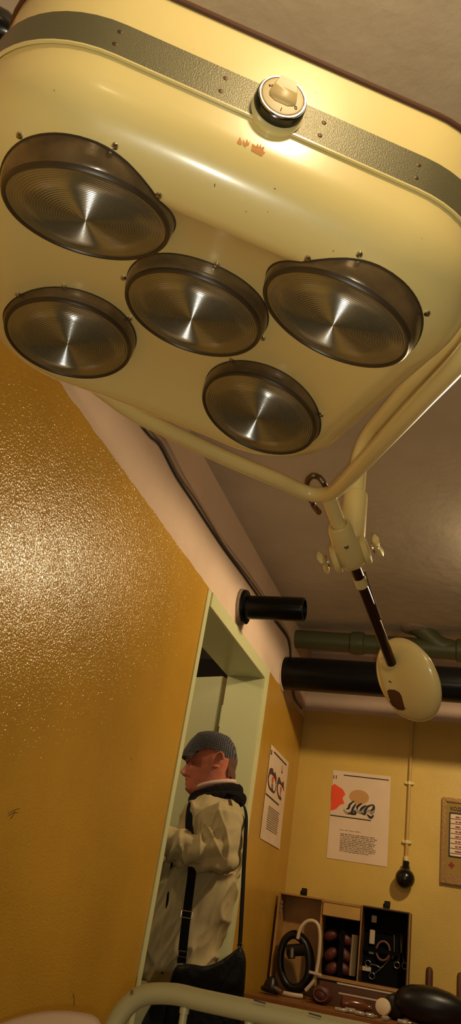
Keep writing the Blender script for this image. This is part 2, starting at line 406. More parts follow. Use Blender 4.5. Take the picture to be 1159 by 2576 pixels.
# switch knob in the middle of the band
kc = LW(.0, VC-HV-.006, .197); kn = -LQ[:, 1]; ku = LQ[:, 0]; kw = LQ[:, 2]
knob = obj('switch_knob', MB().lathe(kc, kn, [(.033, -.002), (.0335, .004), (.0325, .0155), (.0315, .0165)], 48), M_black, lamp)
obj('boss', MB().lathe(kc-kw*.0075, kn, [(.0345, -.004), (.0345, .002), (.032, .0035)], 40), M_cream2, knob)
obj('bezel', MB().lathe(kc, kn, [(.0315, .0160), (.0303, .0188), (.0287, .0188), (.0280, .0150)], 48, False), M_chrome, knob)
obj('dial', MB().lathe(kc, kn, [(.0280, .013), (.0280, .0178), (.0268, .0192), (.0250, .0195), (.0001, .0198)], 48), M_dial, knob, label='cream dial face with a raised grip')
gp = MB(); g0 = V(kc)+V(kn)*.0143
def kp(a, b, h): return V(kc)+V(ku)*a+V(kw)*b+V(kn)*h
rows = []
for t in np.linspace(0, 1, 9):
    b = .024-.036*t; wd = .0115+.0075*math.sin(PI*min(1, t*1.05)*.5)
    if t > .8: wd *= 1-.5*((t-.8)/.2)**2
    hh = .0245-.0040*t*t
    rows.append([kp(-wd, b, .0194), kp(-wd*.97, b, hh*.92), kp(-wd*.9, b, hh), kp(wd*.9, b, hh), kp(wd*.97, b, hh*.92), kp(wd, b, .0194)])
obj('grip', gp.grid(rows, True, True, True), M_dial, knob, 60)
tm = MB()
for s, a, b, ang in (('1', .001, -.0235, 0), ('0', .019, -.012, .5), ('2', -.0215, .007, -1.1)):
    ux = V(ku)*math.cos(ang)+V(kw)*math.sin(ang); uy = ux.cross(V(kn))*-1
    obj('dial_mark', text_mb(s, .0075, kp(a, b, .0197), ux, uy, .0003, True), M_ink, knob, smooth=False)
# side handle, a black bakelite grip at the lamp's left
hc = V(Lw((-12, 66), .345)); hd = V(LD(-1, .1, .1)).normalized()
obj('side_handle', MB().lathe(hc, hd, [(.012, -.10), (.012, -.03), (.020, -.028), (.026, -.014), (.0275, .004), (.024, .020), (.012, .028), (.001, .030)], 28), M_black, lamp)

# --- lenses: one ridged glass with ring, collar and clamp screws, then copies
RL = .152*SC
NR, SEG, RID = 290, 96, 29
rows = []
for i in range(NR):
    r = RL*.955*(i+.6)/NR; t = r/RL
    zz = -.0065*(1-(t/.955)**2)                     # slight dome towards the room
    amp = (.00125 if t < .6 else .00125-.0008*min(1, (t-.6)/.2))*(1 if t < .89 else max(0, (.955-t)/.065))
    zz += amp*math.cos(2*PI*RID*t/.955)
    rows.append([(r*math.cos(2*PI*j/SEG), r*math.sin(2*PI*j/SEG), zz) for j in range(SEG)])
rim = [(RL*.93, 0), (RL*.955, -.0035), (RL*.985, -.003), (RL, .002), (RL*1.005, .010)]
lens_mb = MB().grid(rows, True, True, False)
mel = bpy.data.meshes.new('lens'); mel.from_pydata([tuple(v) for v in lens_mb.v], [], lens_mb.f); mel.shade_smooth(); mel.materials.append(M_lens)
def loc_mesh(name, mb, mt):
    me = bpy.data.meshes.new(name); me.from_pydata([tuple(v) for v in mb.v], [], mb.f)
    bm = bmesh.new(); bm.from_mesh(me); bmesh.ops.recalc_face_normals(bm, faces=bm.faces); bm.to_mesh(me); bm.free()
    me.shade_smooth(); me.set_sharp_from_angle(angle=math.radians(40)); me.materials.append(mt); return me
def ringprof(prof, n=96): return MB().grid([[(r*math.cos(2*PI*j/n), r*math.sin(2*PI*j/n), z) for j in range(n)] for r, z in prof])
me_rim = loc_mesh('lens_ring', ringprof([(RL*.950, .001), (RL*.965, -.0025), (RL*.99, -.003), (RL*1.01, .000), (RL*1.012, .006)]), M_rim)
me_col = loc_mesh('lens_collar', ringprof([(RL*1.008, .003), (RL*1.024, .006), (RL*1.038, .011), (RL*1.045, .018), (RL*1.045, .075)]), M_collar)
sm_ = MB(); sm_.lathe((0, 0, 0), (0, 0, -1), [(.0026, -.004), (.0026, .006), (.0048, .0065), (.0052, .009), (.0042, .0118), (.001, .0125)], 14)
me_scr = loc_mesh('clamp_screw', sm_, M_chrome)
RFOC = 1.75
lens_spec = [((-.25, -.25), 0., ((55, 348), (283, 384), (407, 486))), ((.25, -.25), 0., ((773, 642), (898, 655), (1065, 790))), ((.25, .25), 0., ((591, 912), (798, 1038), (515, 1046))), ((-.25, .25), 0., ((56, 743), (165, 736), (318, 800))), ((0., -.022), .030, ((312, 697), (542, 670), (664, 850)))]
first = None
for (u, v), w, angs in lens_spec:
    n = np.array([u, v, w])-np.array([0, 0, -RFOC]); n /= np.linalg.norm(n); n = LQ @ n      # away from the focus
    e1 = LQ[:, 0]-n*(LQ[:, 0] @ n); e1 /= np.linalg.norm(e1); e2 = np.cross(n, e1)
    c = LW(u, v, w)
    mw = Matrix(((e1[0], e2[0], n[0], c[0]-LO[0]), (e1[1], e2[1], n[1], c[1]-LO[1]), (e1[2], e2[2], n[2], c[2]-LO[2]), (0, 0, 0, 1)))
    def contact(a, g):
        q0 = Vector(c)+Vector(e1)*(RL*g*math.cos(a))+Vector(e2)*(RL*g*math.sin(a))-Vector(n)*.08
        l_, n_, i_, t_ = bv.ray_cast(q0, Vector(n)); return (t_-.08) if l_ is not None else .036
    ls = bpy.data.objects.new('lens', mel); COL.objects.link(ls); ls.parent = lamp; ls.matrix_local = mw
    for nm, me in (('lens_ring', me_rim), ('lens_collar', me_col)):
        o = bpy.data.objects.new(nm, me); COL.objects.link(o); o.parent = ls
    for a in angs:
        hp_ = hit(a)[0]; hp_ = np.array(hp_)-c; a = math.atan2(hp_ @ e2, hp_ @ e1); o = bpy.data.objects.new('clamp_screw', me_scr); COL.objects.link(o); o.parent = ls
        o.location = (RL*1.10*math.cos(a), RL*1.10*math.sin(a), contact(a, 1.10)+.006); o.scale = (.9, .9, .9)
    cur = [(RL*1.046*math.cos(2*PI*k/72), RL*1.046*math.sin(2*PI*k/72), contact(2*PI*k/72, 1.046)) for k in range(72)]
    o = bpy.data.objects.new('lens_seat', loc_mesh('lens_seat', MB().tube(cur+[cur[0]], .0017, 8, False), M_rim)); COL.objects.link(o); o.parent = ls

# --- yoke tube, arm, joint, counterweight
YW = .06
yk = [LW(-.36, .545, .10), LW(-.20, .595, .08)]+[Lw(p, YW) for p in ((330, 1036), (400, 1072), (560, 1149), (700, 1208))]
vx = [Lw((742, 1228), YW), Lw((785, 1243), YW), Lw((822, 1243), YW), Lw((850, 1228), YW)]
yr = [Lw(p, YW) for p in ((900, 1177), (960, 1113), (1060, 1008), (1159, 905))]+[LW(.535, -.27, .085), LW(.515, -.32, .115), LW(.475, -.335, .135), LW(.40, -.33, .14)]
obj('yoke', MB().tube(bez(yk+vx+yr, 6), .0182, 22), M_cream2, lamp)
vert = V(Lw((826, 1250), YW))
ed = Vector((.182, .905, -.384)).normalized()
# lever axis: the direction in space whose picture runs along the rod
def along(px, p0, d):                 # point of line p0+t*d seen nearest to a picture point
    r = Vector(ray(*px)).normalized(); w0 = p0-Vector(EYE)
    a, b, c_ = 1., d.dot(r), 1.; dd_, e_ = d.dot(w0), r.dot(w0)
    t = (b*e_-c_*dd_)/(a*c_-b*b); return p0+d*t
def pix(p):
    q = CM @ (np.array(p)-EYE); return CX+q[0]/q[2]*F, CY-q[1]/q[2]*F
LV = lambda y: min((vert+ed*(k*.002) for k in range(600)), key=lambda p: abs(pix(p)[1]-y))
p_stem = LV(1335); p_joint = LV(1392); p_rod0 = LV(1440); p_band0 = LV(1452); p_band1 = LV(1474); p_rod1 = LV(1668)
side = Vector(CM[0]); side = (side-ed*side.dot(ed)).normalized(); face = ed.cross(side); 
if face.dot(Vector(EYE)-vert) < 0: face = -face
obj('yoke_stem', MB().tube([vert-ed*.01, p_stem+ed*.02], .0185, 24), M_cream2, lamp)
jt = MB()
sk0 = LV(1322); L_ = (p_joint-sk0).length
rows = []
for t, a_, b_ in ((0, .024, .0235), (.1, .027, .026), (.45, .029, .027), (.75, .030, .026), (1.0, .031, .025), (1.25, .030, .024), (1.42, .023, .019), (1.5, .010, .010)):
    c = sk0+ed*(L_*t); rows.append([c+side*(1.16*a_*math.cos(2*PI*j/28))+face*(1.16*b_*math.sin(2*PI*j/28)) for j in range(28)])
joint = obj('joint_socket', jt.grid(rows, True, True, True), M_cream2, lamp)
obj('socket_lip', MB().lathe(sk0, -ed, [(.0205, -.004), (.0205, .004), (.0262, .005), (.0288, .001), (.0288, -.006)], 28), M_cream2, joint)
obj('set_screw', MB().lathe(LV(1358)+face*.0318, face, [(.0062, -.003), (.0062, .001), (.005, .002), (.0003, .0022)], 16), M_chrome, joint)
# fork cheeks either side of the socket
for s, nm in ((-1, 'fork_cheek'), (1, 'fork_cheek')):
    c = p_joint+side*(s*.0405)-face*.004+ed*.006
    obj(nm, MB().lathe(c-side*(s*.011), side*s, [(.024, 0), (.038, .003), (.0395, .010), (.036, .017), (.022, .0195), (.001, .020)], 32), M_cream2, joint)
    c2 = c+side*(s*.020)
    wn = MB().lathe(c2, side*s, [(.013, -.004), (.013, .006), (.009, .010), (.001, .011)], 20)
    w_ax = (face*.45+ed*-.9).normalized(); w_sd = w_ax.cross(side)
    for q in (-1, 1):
        prof = [(-.004, .008), (.010, .0105), (.022, .012), (.031, .0115), (.0335, .008)]
        rr = []
        for h, hw in prof:
            cc = c2+side*(s*(.006+.004*h/.02))+w_ax*(q*(h+.004))
            rr.append([cc+w_sd*(hw*1.5*math.cos(2*PI*j/12))+side*((.0085-.06*abs(h)**1.2*.6)*math.sin(2*PI*j/12)) for j in range(12)])
        wn.grid(rr, True, True, True)
    obj('wing_nut', wn, M_cream2, joint)
    obj('nut_washer', MB().lathe(c2, side*s, [(.016, -.003), (.016, .0005), (.013, .001)], 20), M_chrome, joint)
# the carrying arm: upright sleeve behind the stem, then a tube bent over towards the ceiling mount
ARMZ = None
pj = p_joint+side*.006-face*.026
colt = min((pj+Vector((0, 0, k*.002)) for k in range(200)), key=lambda p: abs(pix(p)[1]-1240))
colh = min((pj+Vector((0, 0, k*.002)) for k in range(300)), key=lambda p: abs(pix(p)[1]-1140))
obj('arm_sleeve', MB().tube([pj-Vector((0, 0, .012)), pj+Vector((0, 0, .02)), colt-Vector((0, 0, .014)), colt-Vector((0, 0, .004)), colt], [.031, .0335, .0325, .031, .026], 28), M_cream2, lamp)
zarm = colh.z+.03
ap = [V(onZ(*p, zarm)) for p in ((912, 1097), (950, 1056), (1030, 975), (1140, 866))]
far = ap[-1]+(ap[-1]-ap[-2]).normalized()*.75
far2 = Vector((far.x+.1, far.y-.05, ZC))
Cb = Vector((colt.x, colt.y, zarm)); ad_ = (ap[3]-ap[1]).normalized()
Ab, Bb = Cb-Vector((0, 0, .085)), Cb+(ap[2]-Cb).normalized()*.11
bend = [Ab*(1-t)**2+Cb*(2*t*(1-t))+Bb*t*t for t in np.linspace(0, 1, 9)]
arm_pts = bez([colt-Vector((0, 0, .02))]+bend+[ap[2], ap[3], far, far+Vector((.06, -.03, .05)), far2], 4)
obj('carrying_arm', MB().tube(arm_pts, .0235, 22), M_cream2, lamp)
obj('ceiling_plate', MB().lathe(far2, (0, 0, -1), [(.09, 0), (.085, .02), (.03, .04)], 32), M_cream2, lamp)
obj('sleeve_screw', MB().lathe(Vector(onZ(855, 1299, colt.z-.03)) if False else pj+Vector((0, 0, .080))+face*.0318-side*.012, face, [(.0055, -.004), (.0055, .002), (.0005, .003)], 14), M_chrome, lamp)
# flexible conduit loop at the vertex
hz = [vert+side*-.018+face*.012+ed*.015, vert-side*.026-face*.016-ed*.008]
cl = [V(Lw(p, YW+w)) for p, w in (((803, 1290), -.005), ((789, 1272), .03), ((777, 1245), .05), ((772, 1215), .05), ((784, 1198), .05), ((800, 1200), .045), ((813, 1214), .04), ((824, 1236), .02))]
pts = bez(cl, 14); rr = [.0066+(.0010 if k % 2 else -.0005) for k in range(len(pts))]
obj('flexible_conduit', MB().tube(pts, rr, 14), M_hose, lamp)
# rod with pale sleeve, and the counterweight shell
obj('rod', MB().tube([p_joint+ed*.02, p_rod1], .0142, 24), M_rod, lamp)
obj('rod_sleeve', MB().tube([p_band0, p_band1], .0165, 24), M_cream2, lamp)
obj('side_wire', MB().tube([LV(1440)+side*.0195+face*.003, LV(1490)+side*.0165+face*.004, LV(1560)+side*.0148+face*.004], .0021, 10), M_chrome, lamp)
dW = CM[2] @ (np.array(p_rod1)-EYE)+.02
cw = Vector(EYE+ray(1027, 1709)*dW)
ax = (Vector(CM[0])*.966+Vector(CM[1])*.22).normalized()        # across the ellipse
up_ = (Vector(CM[1])*.972-Vector(CM[0])*.225).normalized()
fwd = Vector(CM[2])
dn = (-fwd*.52-ax*.854).normalized()                              # the shell faces down-left to the viewer
dx = up_.cross(dn).normalized(); k_ = dW/F
rows = []
RB = 108*k_; NS = 64
rod_dir2 = None
for i in range(1, 27):
    th = PI*i/27
    rr_ = math.sin(th); hh = -math.cos(th)
    row = []
    for j in range(NS):
        a = 2*PI*j/NS
        x, y = rr_*math.cos(a), rr_*math.sin(a)
        z = hh*(.36 if hh > 0 else .12)
        if hh > 0:                    # raised spine carrying the rod seat, left of the middle
            z += .15*math.exp(-((x+.34+.10*y)/.20)**2)*max(0, 1-(abs(y)/.95)**3)*min(1, hh*2.2)
        row.append(cw+dx*(x*RB)+up_*(y*RB)+dn*(z*RB))
    rows.append(row)
cwo = obj('counterweight', MB().grid(rows, True, True, True), M_cream2, lamp, 80)
cbv = BVHTree.FromPolygons([tuple(p) for r in rows for p in r], MB().grid(rows).f)
def chit(px):
    d = Vector(ray(*px)).normalized(); loc, n, i, t = cbv.ray_cast(Vector(EYE), d)
    if loc is None: return None, None
    return loc, (n if n.dot(d) < 0 else -n)
def cdecal(name, poly, mt, lift=.0008):
    m_ = patch(poly, chit, lift)
    if m_ is not None: return obj(name, m_, mt, cwo, smooth=False)
cdecal('slot_opening', [(973, 1738), (979, 1734), (992, 1735), (1004, 1741), (1010, 1751), (1017, 1778), (1020, 1783), (1013, 1787), (1000, 1785), (986, 1774), (981, 1766), (977, 1750)], M_brown)
cdecal('pin_hole', [(976, 1713), (980, 1712), (985, 1716), (984, 1718), (979, 1716)], M_dot)
p_, n_ = chit((975, 1664))
if p_ is not None:
    obj('rod_seat', MB().lathe(p_-n_*.006, (p_rod1-p_joint).normalized()*-1, [(.026, -.012), (.0235, .004), (.0185, .011), (.0145, .013)], 26), M_cream2, cwo)

# ------------------------------------------------------------------ pipes and cables
def pc(z): return z+H
bp_y, bp_z, bp_r = 3.77, pc(1.178), .083
t = thing('black_pipe', (-.2, bp_y, bp_z-bp_r), 'thick black pipe running across under the green pipe into the left wall', 'pipe')
obj('pipe_run', MB().tube([(XL-.02, bp_y-.01, bp_z), (0, bp_y, bp_z), (XR, bp_y+.02, bp_z+.01)], bp_r, 40), M_blackpipe, t)
obj('wall_seal', MB().lathe((XL+.001, bp_y, bp_z), (1, 0, 0), [(bp_r+.012, 0), (bp_r+.010, .006), (bp_r-.004, .010)], 40), M_cable2, t)
gy, gz, gr = 3.93, pc(1.425), .050
t = thing('green_pipe', (-.3, gy, gz-gr), 'sage green cast drain pipe with collars and branch under the ceiling', 'pipe')
gl = lambda x: (x, gy, gz-.02*(x+.95))
obj('pipe_run', MB().tube([gl(XL-.02), gl(-.4), gl(.2), gl(XR)], gr, 32), M_green, t)
for x, wdt in ((-.70, .075), (-.16, .09), (.6, .08)):
    c = V(gl(x)); obj('pipe_collar', MB().lathe(c, (1, 0, 0), [(gr, 0), (gr+.009, .006), (gr+.012, wdt*.5), (gr+.009, wdt-.006), (gr, wdt)], 32), M_green, t)
obj('branch', MB().tube(bez([(-.18, gy, gz-.01), (-.25, gy-.01, gz+.01), (-.33, gy-.03, gz+.075), (-.37, gy-.05, ZC+.02)], 6), .047, 28), M_green, t)
obj('ceiling_collar', MB().lathe((-.366, gy-.045, ZC+.004), (.05, .02, -1), [(.075, 0), (.070, .012), (.05, .022)], 28), M_lead, t)
# stub with flange on the left wall
sx_, sy_, sz_ = XL, 2.925, pc(1.192)
t = thing('pipe_stub', (XL+.1, sy_, sz_-.06), 'short black capped pipe stub with flange sticking out above the doorway', 'pipe')
obj('stub_barrel', MB().lathe((XL, sy_, sz_), (1, 0, 0), [(.050, .004), (.050, .268), (.047, .276), (.040, .278), (.038, .262), (.001, .262)], 40), M_blackpipe, t)
obj('flange', MB().lathe((XL, sy_, sz_), (1, 0, 0), [(.058, .030), (.072, .026), (.074, .017), (.060, .014)], 40), M_blackpipe, t)
obj('mortar_seal', MB().lathe((XL, sy_, sz_), (1, 0, 0), [(.078, -.002), (.077, .010), (.066, .018), (.045, .018)], 40), M_lead, t)
# cables along the upper left wall
cpx = ((300, 985), (330, 1030), (345, 1060), (375, 1098), (400, 1122), (440, 1198), (480, 1258), (520, 1320), (560, 1380), (600, 1434), (640, 1490), (690, 1562), (718, 1600))
cp = [Vector(onX(*p, XL))+Vector((.005, 0, 0)) for p in cpx]
p0 = cp[0]; cp = [Vector((XL+.005, -1.8, p0.z+.03)), Vector((XL+.005, 0., p0.z+.02))]+cp
cdn = [Vector((XL+.006, 3.80, pc(1.33))), Vector((XL+.008, 3.86, pc(1.25))), Vector((XL+.008, 4.0, pc(1.13))), Vector((XL+.012, 4.2, pc(1.12)))]
tag(obj('wall_cable', MB().tube(bez(cp+cdn, 6), .0042, 10), M_cable), 'thin black cable sagging along the upper left wall', 'cable')
tag(obj('wall_cable', MB().tube(bez([p+Vector((.003, .02, .020+.004*math.sin(i*1.7))) for i, p in enumerate(cp+cdn)], 6), .0055, 10), M_cable2), 'limewashed cable just above the black one', 'cable')
tag(obj('wall_cable', MB().tube(bez([p+Vector((.002, .03, .033+.006*math.sin(i*1.1+1))) for i, p in enumerate(cp)], 6), .0025, 8), M_cable2), 'thinnest whitewashed wire uppermost on the left wall', 'cable')

# ------------------------------------------------------------------ back wall: conduit, switch, notices
ct = V(onY(1042, 1785, YB-.012)); cb = V(onY(1021, 2165, YB-.012))
t = thing('conduit_pipe', cb, 'thin painted vertical conduit pipe on the back wall with saddle clips', 'conduit')
obj('tube_run', MB().tube([Vector((cb.x, YB-.012, pc(1.20))), Vector((cb.x, YB-.012, cb.z-.03))], .0085, 14), mat('ochre_over_pipe', (.55, .36, .10), .45, bump=(40, .4, .003)), t)
for px in ((1028, 1970), (1022, 2118)):
    c = V(onY(*px, YB-.012))
    obj('saddle_clip', MB().box((cb.x-.022, YB-.016, c.z-.006), (cb.x+.022, YB-.001, c.z+.006)).tube([(cb.x, YB-.012, c.z-.008), (cb.x, YB-.012, c.z+.008)], .0125, 14), M_cream2, t)
obj('neck_sleeve', MB().tube([(cb.x, YB-.014, cb.z+.02), (cb.x, YB-.014, cb.z-.05)], .0115, 14), M_cream2, t)
sc0 = V(onY(1018, 2210, YB-.055))
t = thing('wall_switch', (sc0.x, YB, sc0.z-.05), 'black ball-shaped bakelite switch at the foot of the wall conduit', 'switch')
obj('ball_body', MB().ell(sc0, (.047, 0, 0), (0, .045, 0), (0, 0, .047), 32, 20), M_black, t)
obj('neck', MB().lathe(sc0+Vector((0, .01, .035)), (0, .35, 1), [(.024, 0), (.020, .02), (.0165, .03), (.0165, .045)], 24), M_black, t)
obj('mount', MB().lathe((sc0.x, YB, sc0.z), (0, -1, 0), [(.034, 0), (.034, .02), (.02, .03)], 24), M_black, t)

def quad(mb, o, ux, uy, a, b, h=.0004):    # rectangle in poster space: a=(x0,y0), b=(x1,y1) metres
    n = ux.cross(uy).normalized()
    mb.prism([o+ux*a[0]+uy*a[1], o+ux*b[0]+uy*a[1], o+ux*b[0]+uy*b[1], o+ux*a[0]+uy*b[1]], n*h)
def flat(mb, o, ux, uy, pts, h=.0004):
    n = ux.cross(uy).normalized(); mb.prism([o+ux*x+uy*y for x, y in pts], n*h)
def dashes(mb, o, ux, uy, x0, x1, y, rng, hgt=.0035, jag=True):
    x = x0
    while x < x1-.004:
        wd = rng.uniform(.008, .026); e = min(x+wd, x1)
        if rng.random() < .5: quad(mb, o, ux, uy, (x, y), (e, y+hgt))
        else:
            n = max(2, int((e-x)/.004))
            for k in range(n): quad(mb, o, ux, uy, (x+(e-x)*k/n, y), (x+(e-x)*(k+.72)/n, y+hgt*rng.uniform(.7, 1.25)))
        x = e+rng.uniform(.002, .005)
def poster(o, ux, uy, W_, Hh, label, group=None):
    n = ux.cross(uy).normalized()
    t = thing('wall_poster', o+ux*W_/2, label, 'poster')
    rows = []
    for i in range(9):
        v = i/8; rows.append([o+ux*(W_*u/8)+uy*(Hh*v)+n*(.0012+.0035*max(0, .18-v)*(1+math.sin(u*1.3))) for u in range(9)])
    mb = MB().grid(rows, False); back = MB().grid([[p-n*.0009 for p in r] for r in rows], False); mb.add(back.v, [f[::-1] for f in back.f])
    obj('sheet', mb, M_paper, t)
    return t, o+n*.0024
# poster 11 on the back wall
bl, br, tl = V(onY(820.9, 2158, YB-.001)), V(onY(973, 2181, YB-.001)), V(onY(837.2, 1937, YB-.001))
W11 = (br-bl).length; H11 = tl.z-bl.z; ux = (br-bl).normalized(); uy = Vector((-.012, 0, 1)).normalized()
t, o = poster(bl, ux, uy, W11, H11, 'yellowed first-aid poster numbered 11 on the back wall beside the conduit', None)
def q11(cx, cy):   # crop pixel (820,1920 x6.44) -> poster metres
    p = V(onY(820+cx/6.44, 1920+cy/6.44, YB-.001)); d = p-bl; return d.dot(ux), d.dot(uy)
for a, b, th in (((312, 200), (1042, 268), .005), ((80, 850), (740, 925), .005)):
    A, B = q11(*a), q11(*b); mb = MB(); flat(mb, o, ux, uy, [(A[0], A[1]), (B[0], B[1]), (B[0], B[1]+th), (A[0], A[1]+th)])
    obj('ruled_line', mb, M_ink, t, smooth=False)
a = q11(130, 250)
tx = text_mb('11', .026, o+ux*a[0]+uy*a[1], ux, uy, .0004, True); obj('number', tx, M_ink, t, smooth=False)
obj('red_shape', (lambda m_: (flat(m_, o, ux, uy, [q11(*p) for p in ((90, 770), (115, 370), (160, 335), (215, 375), (290, 420), (318, 470), (332, 505), (300, 540), (285, 570), (305, 630), (312, 655), (270, 660), (225, 690), (180, 740))], .0003), m_)[1])(MB()), M_red, t, smooth=False)
tb = MB(); flat(tb, o, ux, uy, [(q11(555, 540)[0]+.052*math.cos(a_), q11(555, 540)[1]+.036*math.sin(a_)) for a_ in np.linspace(0, 2*PI, 29)[:-1]], .0002)
obj('tan_shape', tb, M_tan, t, smooth=False)
def stroke(mb, pts, wid, o, ux, uy, h=.0006):
    P = [Vector((p[0], p[1], 0)) for p in pts]; P = bez(P, 5); L_, R_ = [], []
    for i, p in enumerate(P):
        d = (P[min(i+1, len(P)-1)]-P[max(i-1, 0)]).normalized(); n2 = Vector((-d.y, d.x, 0))
        w2 = wid*(.35+.65*math.sin(PI*(i+.6)/(len(P)+.2))); L_.append(p+n2*w2); R_.append(p-n2*w2)
    nrm = ux.cross(uy).normalized()
    for i in range(len(P)-1):
        flat(mb, o, ux, uy, [(q.x, q.y) for q in (L_[i], L_[i+1], R_[i+1], R_[i])], h)
gm = MB(); bm_ = MB()
for s in (((300, 745), (345, 800), (420, 790), (470, 700), (500, 650)), ((470, 830), (500, 760), (580, 790), (650, 700), (690, 680)), ((640, 830), (700, 760), (760, 800), (790, 740), (770, 690))):
    stroke(gm, [q11(*p) for p in s], .0075, o, ux, uy, .0004)
for s in (((345, 740), (385, 720), (400, 670), (475, 605)), ((365, 815), (430, 800), (450, 730), (500, 650)), ((420, 820), (490, 810), (470, 760)), ((520, 740), (530, 690), (600, 645)), ((560, 770), (600, 720), (665, 675)), ((580, 800), (640, 815), (650, 760), (700, 690), (780, 660)), ((680, 820), (740, 870), (785, 830)), ((735, 760), (790, 720), (785, 660))):
    stroke(bm_, [q11(*p) for p in s], .0062, o, ux, uy)
obj('grey_drawing', gm, M_greyp, t, smooth=False); obj('black_drawing', bm_, M_ink, t, smooth=False)
rng = random.Random(3); mb = MB()
a = q11(230, 1050); dashes(mb, o, ux, uy, a[0], q11(570, 1080)[0], a[1]-.008, rng, .003)
x0 = q11(245, 1110)[0]; x1 = q11(840, 1200)[0]; yt = q11(250, 1130)[1]; yb_ = q11(250, 1410)[1]
for k in range(11): dashes(mb, o, ux, uy, x0, x1-rng.uniform(0, .02)-(.03 if k == 10 else 0), yt+(yb_-yt)*k/10-.004, rng, .0042)
obj('text_block', mb, M_ink2, t, smooth=False)
# poster 13 on the left wall
pl, pr, ptl = V(onX(652.8, 2108, XL+.001)), V(onX(700, 2135, XL+.001)), V(onX(679.7, 1871, XL+.001))
ux = Vector((0, 1, 0)); uy = Vector((0, -.03, 1)).normalized()
W13 = .395; H13 = (ptl-pl).length
# the reader's left is the near end of the left wall: u grows with depth
o13 = pl.copy(); nrm = Vector((1, 0, 0))
t = thing('wall_poster', o13+ux*W13/2, 'yellowed poster numbered 13 on the left wall next to the doorway', 'poster')
rows = [[o13+ux*(W13*u/8)+uy*(H13*i/8)+nrm*(.0015+.02*max(0, .15-i/8)*(u/8)) for u in range(9)] for i in range(9)]
mb = MB().grid(rows, False); bk = MB().grid([[p-nrm*.0009 for p in r] for r in rows], False); mb.add(bk.v, [f[::-1] for f in bk.f])
obj('sheet', mb, M_paper, t)
o = o13+nrm*.003
def q13(cx, cy):
    p = V(onX(640+cx/7.807, 1820+cy/7.807, XL+.001)); d = p-o13; return d.dot(ux), d.dot(uy)
class Flip: pass
def flat13(mb, pts, h=.0005): mb.prism([o+ux*x+uy*y for x, y in pts], nrm*h)
def stroke13(mb, pts, wid):
    P = bez([Vector((*q13(*p), 0)) for p in pts], 6); L_, R_ = [], []
    for i, p in enumerate(P):
        d = (P[min(i+1, len(P)-1)]-P[max(i-1, 0)]).normalized(); n2 = Vector((-d.y, d.x, 0)); wv = wid[0]+(wid[1]-wid[0])*i/(len(P)-1)
        L_.append(p+n2*wv); R_.append(p-n2*wv)
    for i in range(len(P)-1): flat13(mb, [(q.x, q.y) for q in (L_[i], L_[i+1], R_[i+1], R_[i])])
for a, b in (((388, 560), (628, 785)), ((218, 1378), (470, 1568))):
    A, B = q13(*a), q13(*b); mb = MB(); flat13(mb, [(A[0], A[1]-.003), (B[0], B[1]-.003), (B[0], B[1]+.003), (A[0], A[1]+.003)])
    obj('ruled_line', mb, M_ink, t, smooth=False)
a = q13(312, 600); tx = text_mb('13', .030, o+ux*a[0]+uy*a[1], ux, uy, .0004, True); obj('number', tx, M_ink, t, smooth=False)
mb = MB()
flat13(mb, [q13(*p) for p in ((285, 960), (300, 885), (330, 872), (358, 880), (372, 950), (388, 968), (408, 940), (430, 1050), (425, 1200), (410, 1100), (380, 1035), (330, 985), (290, 1010), (272, 1100), (285, 1230), (258, 1160), (262, 1040))])
flat13(mb, [q13(*p) for p in ((445, 1150), (470, 1040), (490, 1025), (515, 1110), (535, 1140), (552, 1130), (572, 1095), (578, 1300), (560, 1230), (530, 1190), (490, 1150), (462, 1180), (448, 1290), (440, 1230))])
stroke13(mb, ((270, 1180), (290, 1250), (330, 1300), (378, 1335), (405, 1290), (425, 1200)), (.006, .004))
stroke13(mb, ((442, 1250), (455, 1340), (480, 1420), (522, 1455)), (.006, .005))
stroke13(mb, ((345, 1150), (335, 1260), (352, 1300), (355, 1180)), (.003, .003)); stroke13(mb, ((515, 1290), (500, 1400), (518, 1430)), (.003, .003))
stroke13(mb, ((548, 810), (545, 880), (538, 960)), (.002, .002)); flat13(mb, [q13(*p) for p in ((530, 910), (555, 925), (540, 965))])
obj('figure_drawing', mb, M_brownp, t, smooth=False)
for poly in (((345, 1050), (365, 1028), (378, 1060), (368, 1140), (350, 1155), (338, 1110)), ((508, 1215), (530, 1205), (540, 1250), (520, 1310), (506, 1280))):
    mb = MB(); flat13(mb, [q13(*p) for p in poly]); obj('red_detail', mb, M_red, t, smooth=False)
mb = MB(); rng = random.Random(5); ya = q13(275, 1620)[1]; yb_ = q13(225, 2050)[1]
for k in range(11):
    x = .085
    while x < .30:
        e = min(x+rng.uniform(.012, .03), .31); y = ya+(yb_-ya)*k/10
        flat13(mb, [(x, y), (e, y), (e, y+.004), (x, y+.004)]); x = e+.005
obj('text_block', mb, M_ink2, t, smooth=False)
# framed notice at the right edge
fl = V(onY(1112, 2005, YB-.01)); fb = V(onY(1111, 2222, YB-.01)); fx0, fz1, fz0 = fl.x, fl.z, fb.z; FW = .34
t = thing('framed_notice', (fx0+FW/2, YB, fz0), 'glazed notice with red lines in a tarnished gold frame on the back wall', 'framed notice')
fm = MB()
for lo, hi in (((fx0, fz0), (fx0+.022, fz1)), ((fx0+FW-.022, fz0), (fx0+FW, fz1)), ((fx0+.022, fz0), (fx0+FW-.022, fz0+.05)), ((fx0+.022, fz1-.022), (fx0+FW-.022, fz1))):
    fm.box((lo[0], YB-.022, lo[1]), (hi[0], YB, hi[1]))
obj('frame', fm, M_gold, t, bevel=.003)
obj('card', MB().box((fx0+.02, YB-.012, fz0+.045), (fx0+FW-.02, YB-.004, fz1-.02)), M_olivecard, t, smooth=False)
px0, px1, pz0, pz1 = fx0+.040, fx0+FW-.040, fz0+.128, fz1-.072
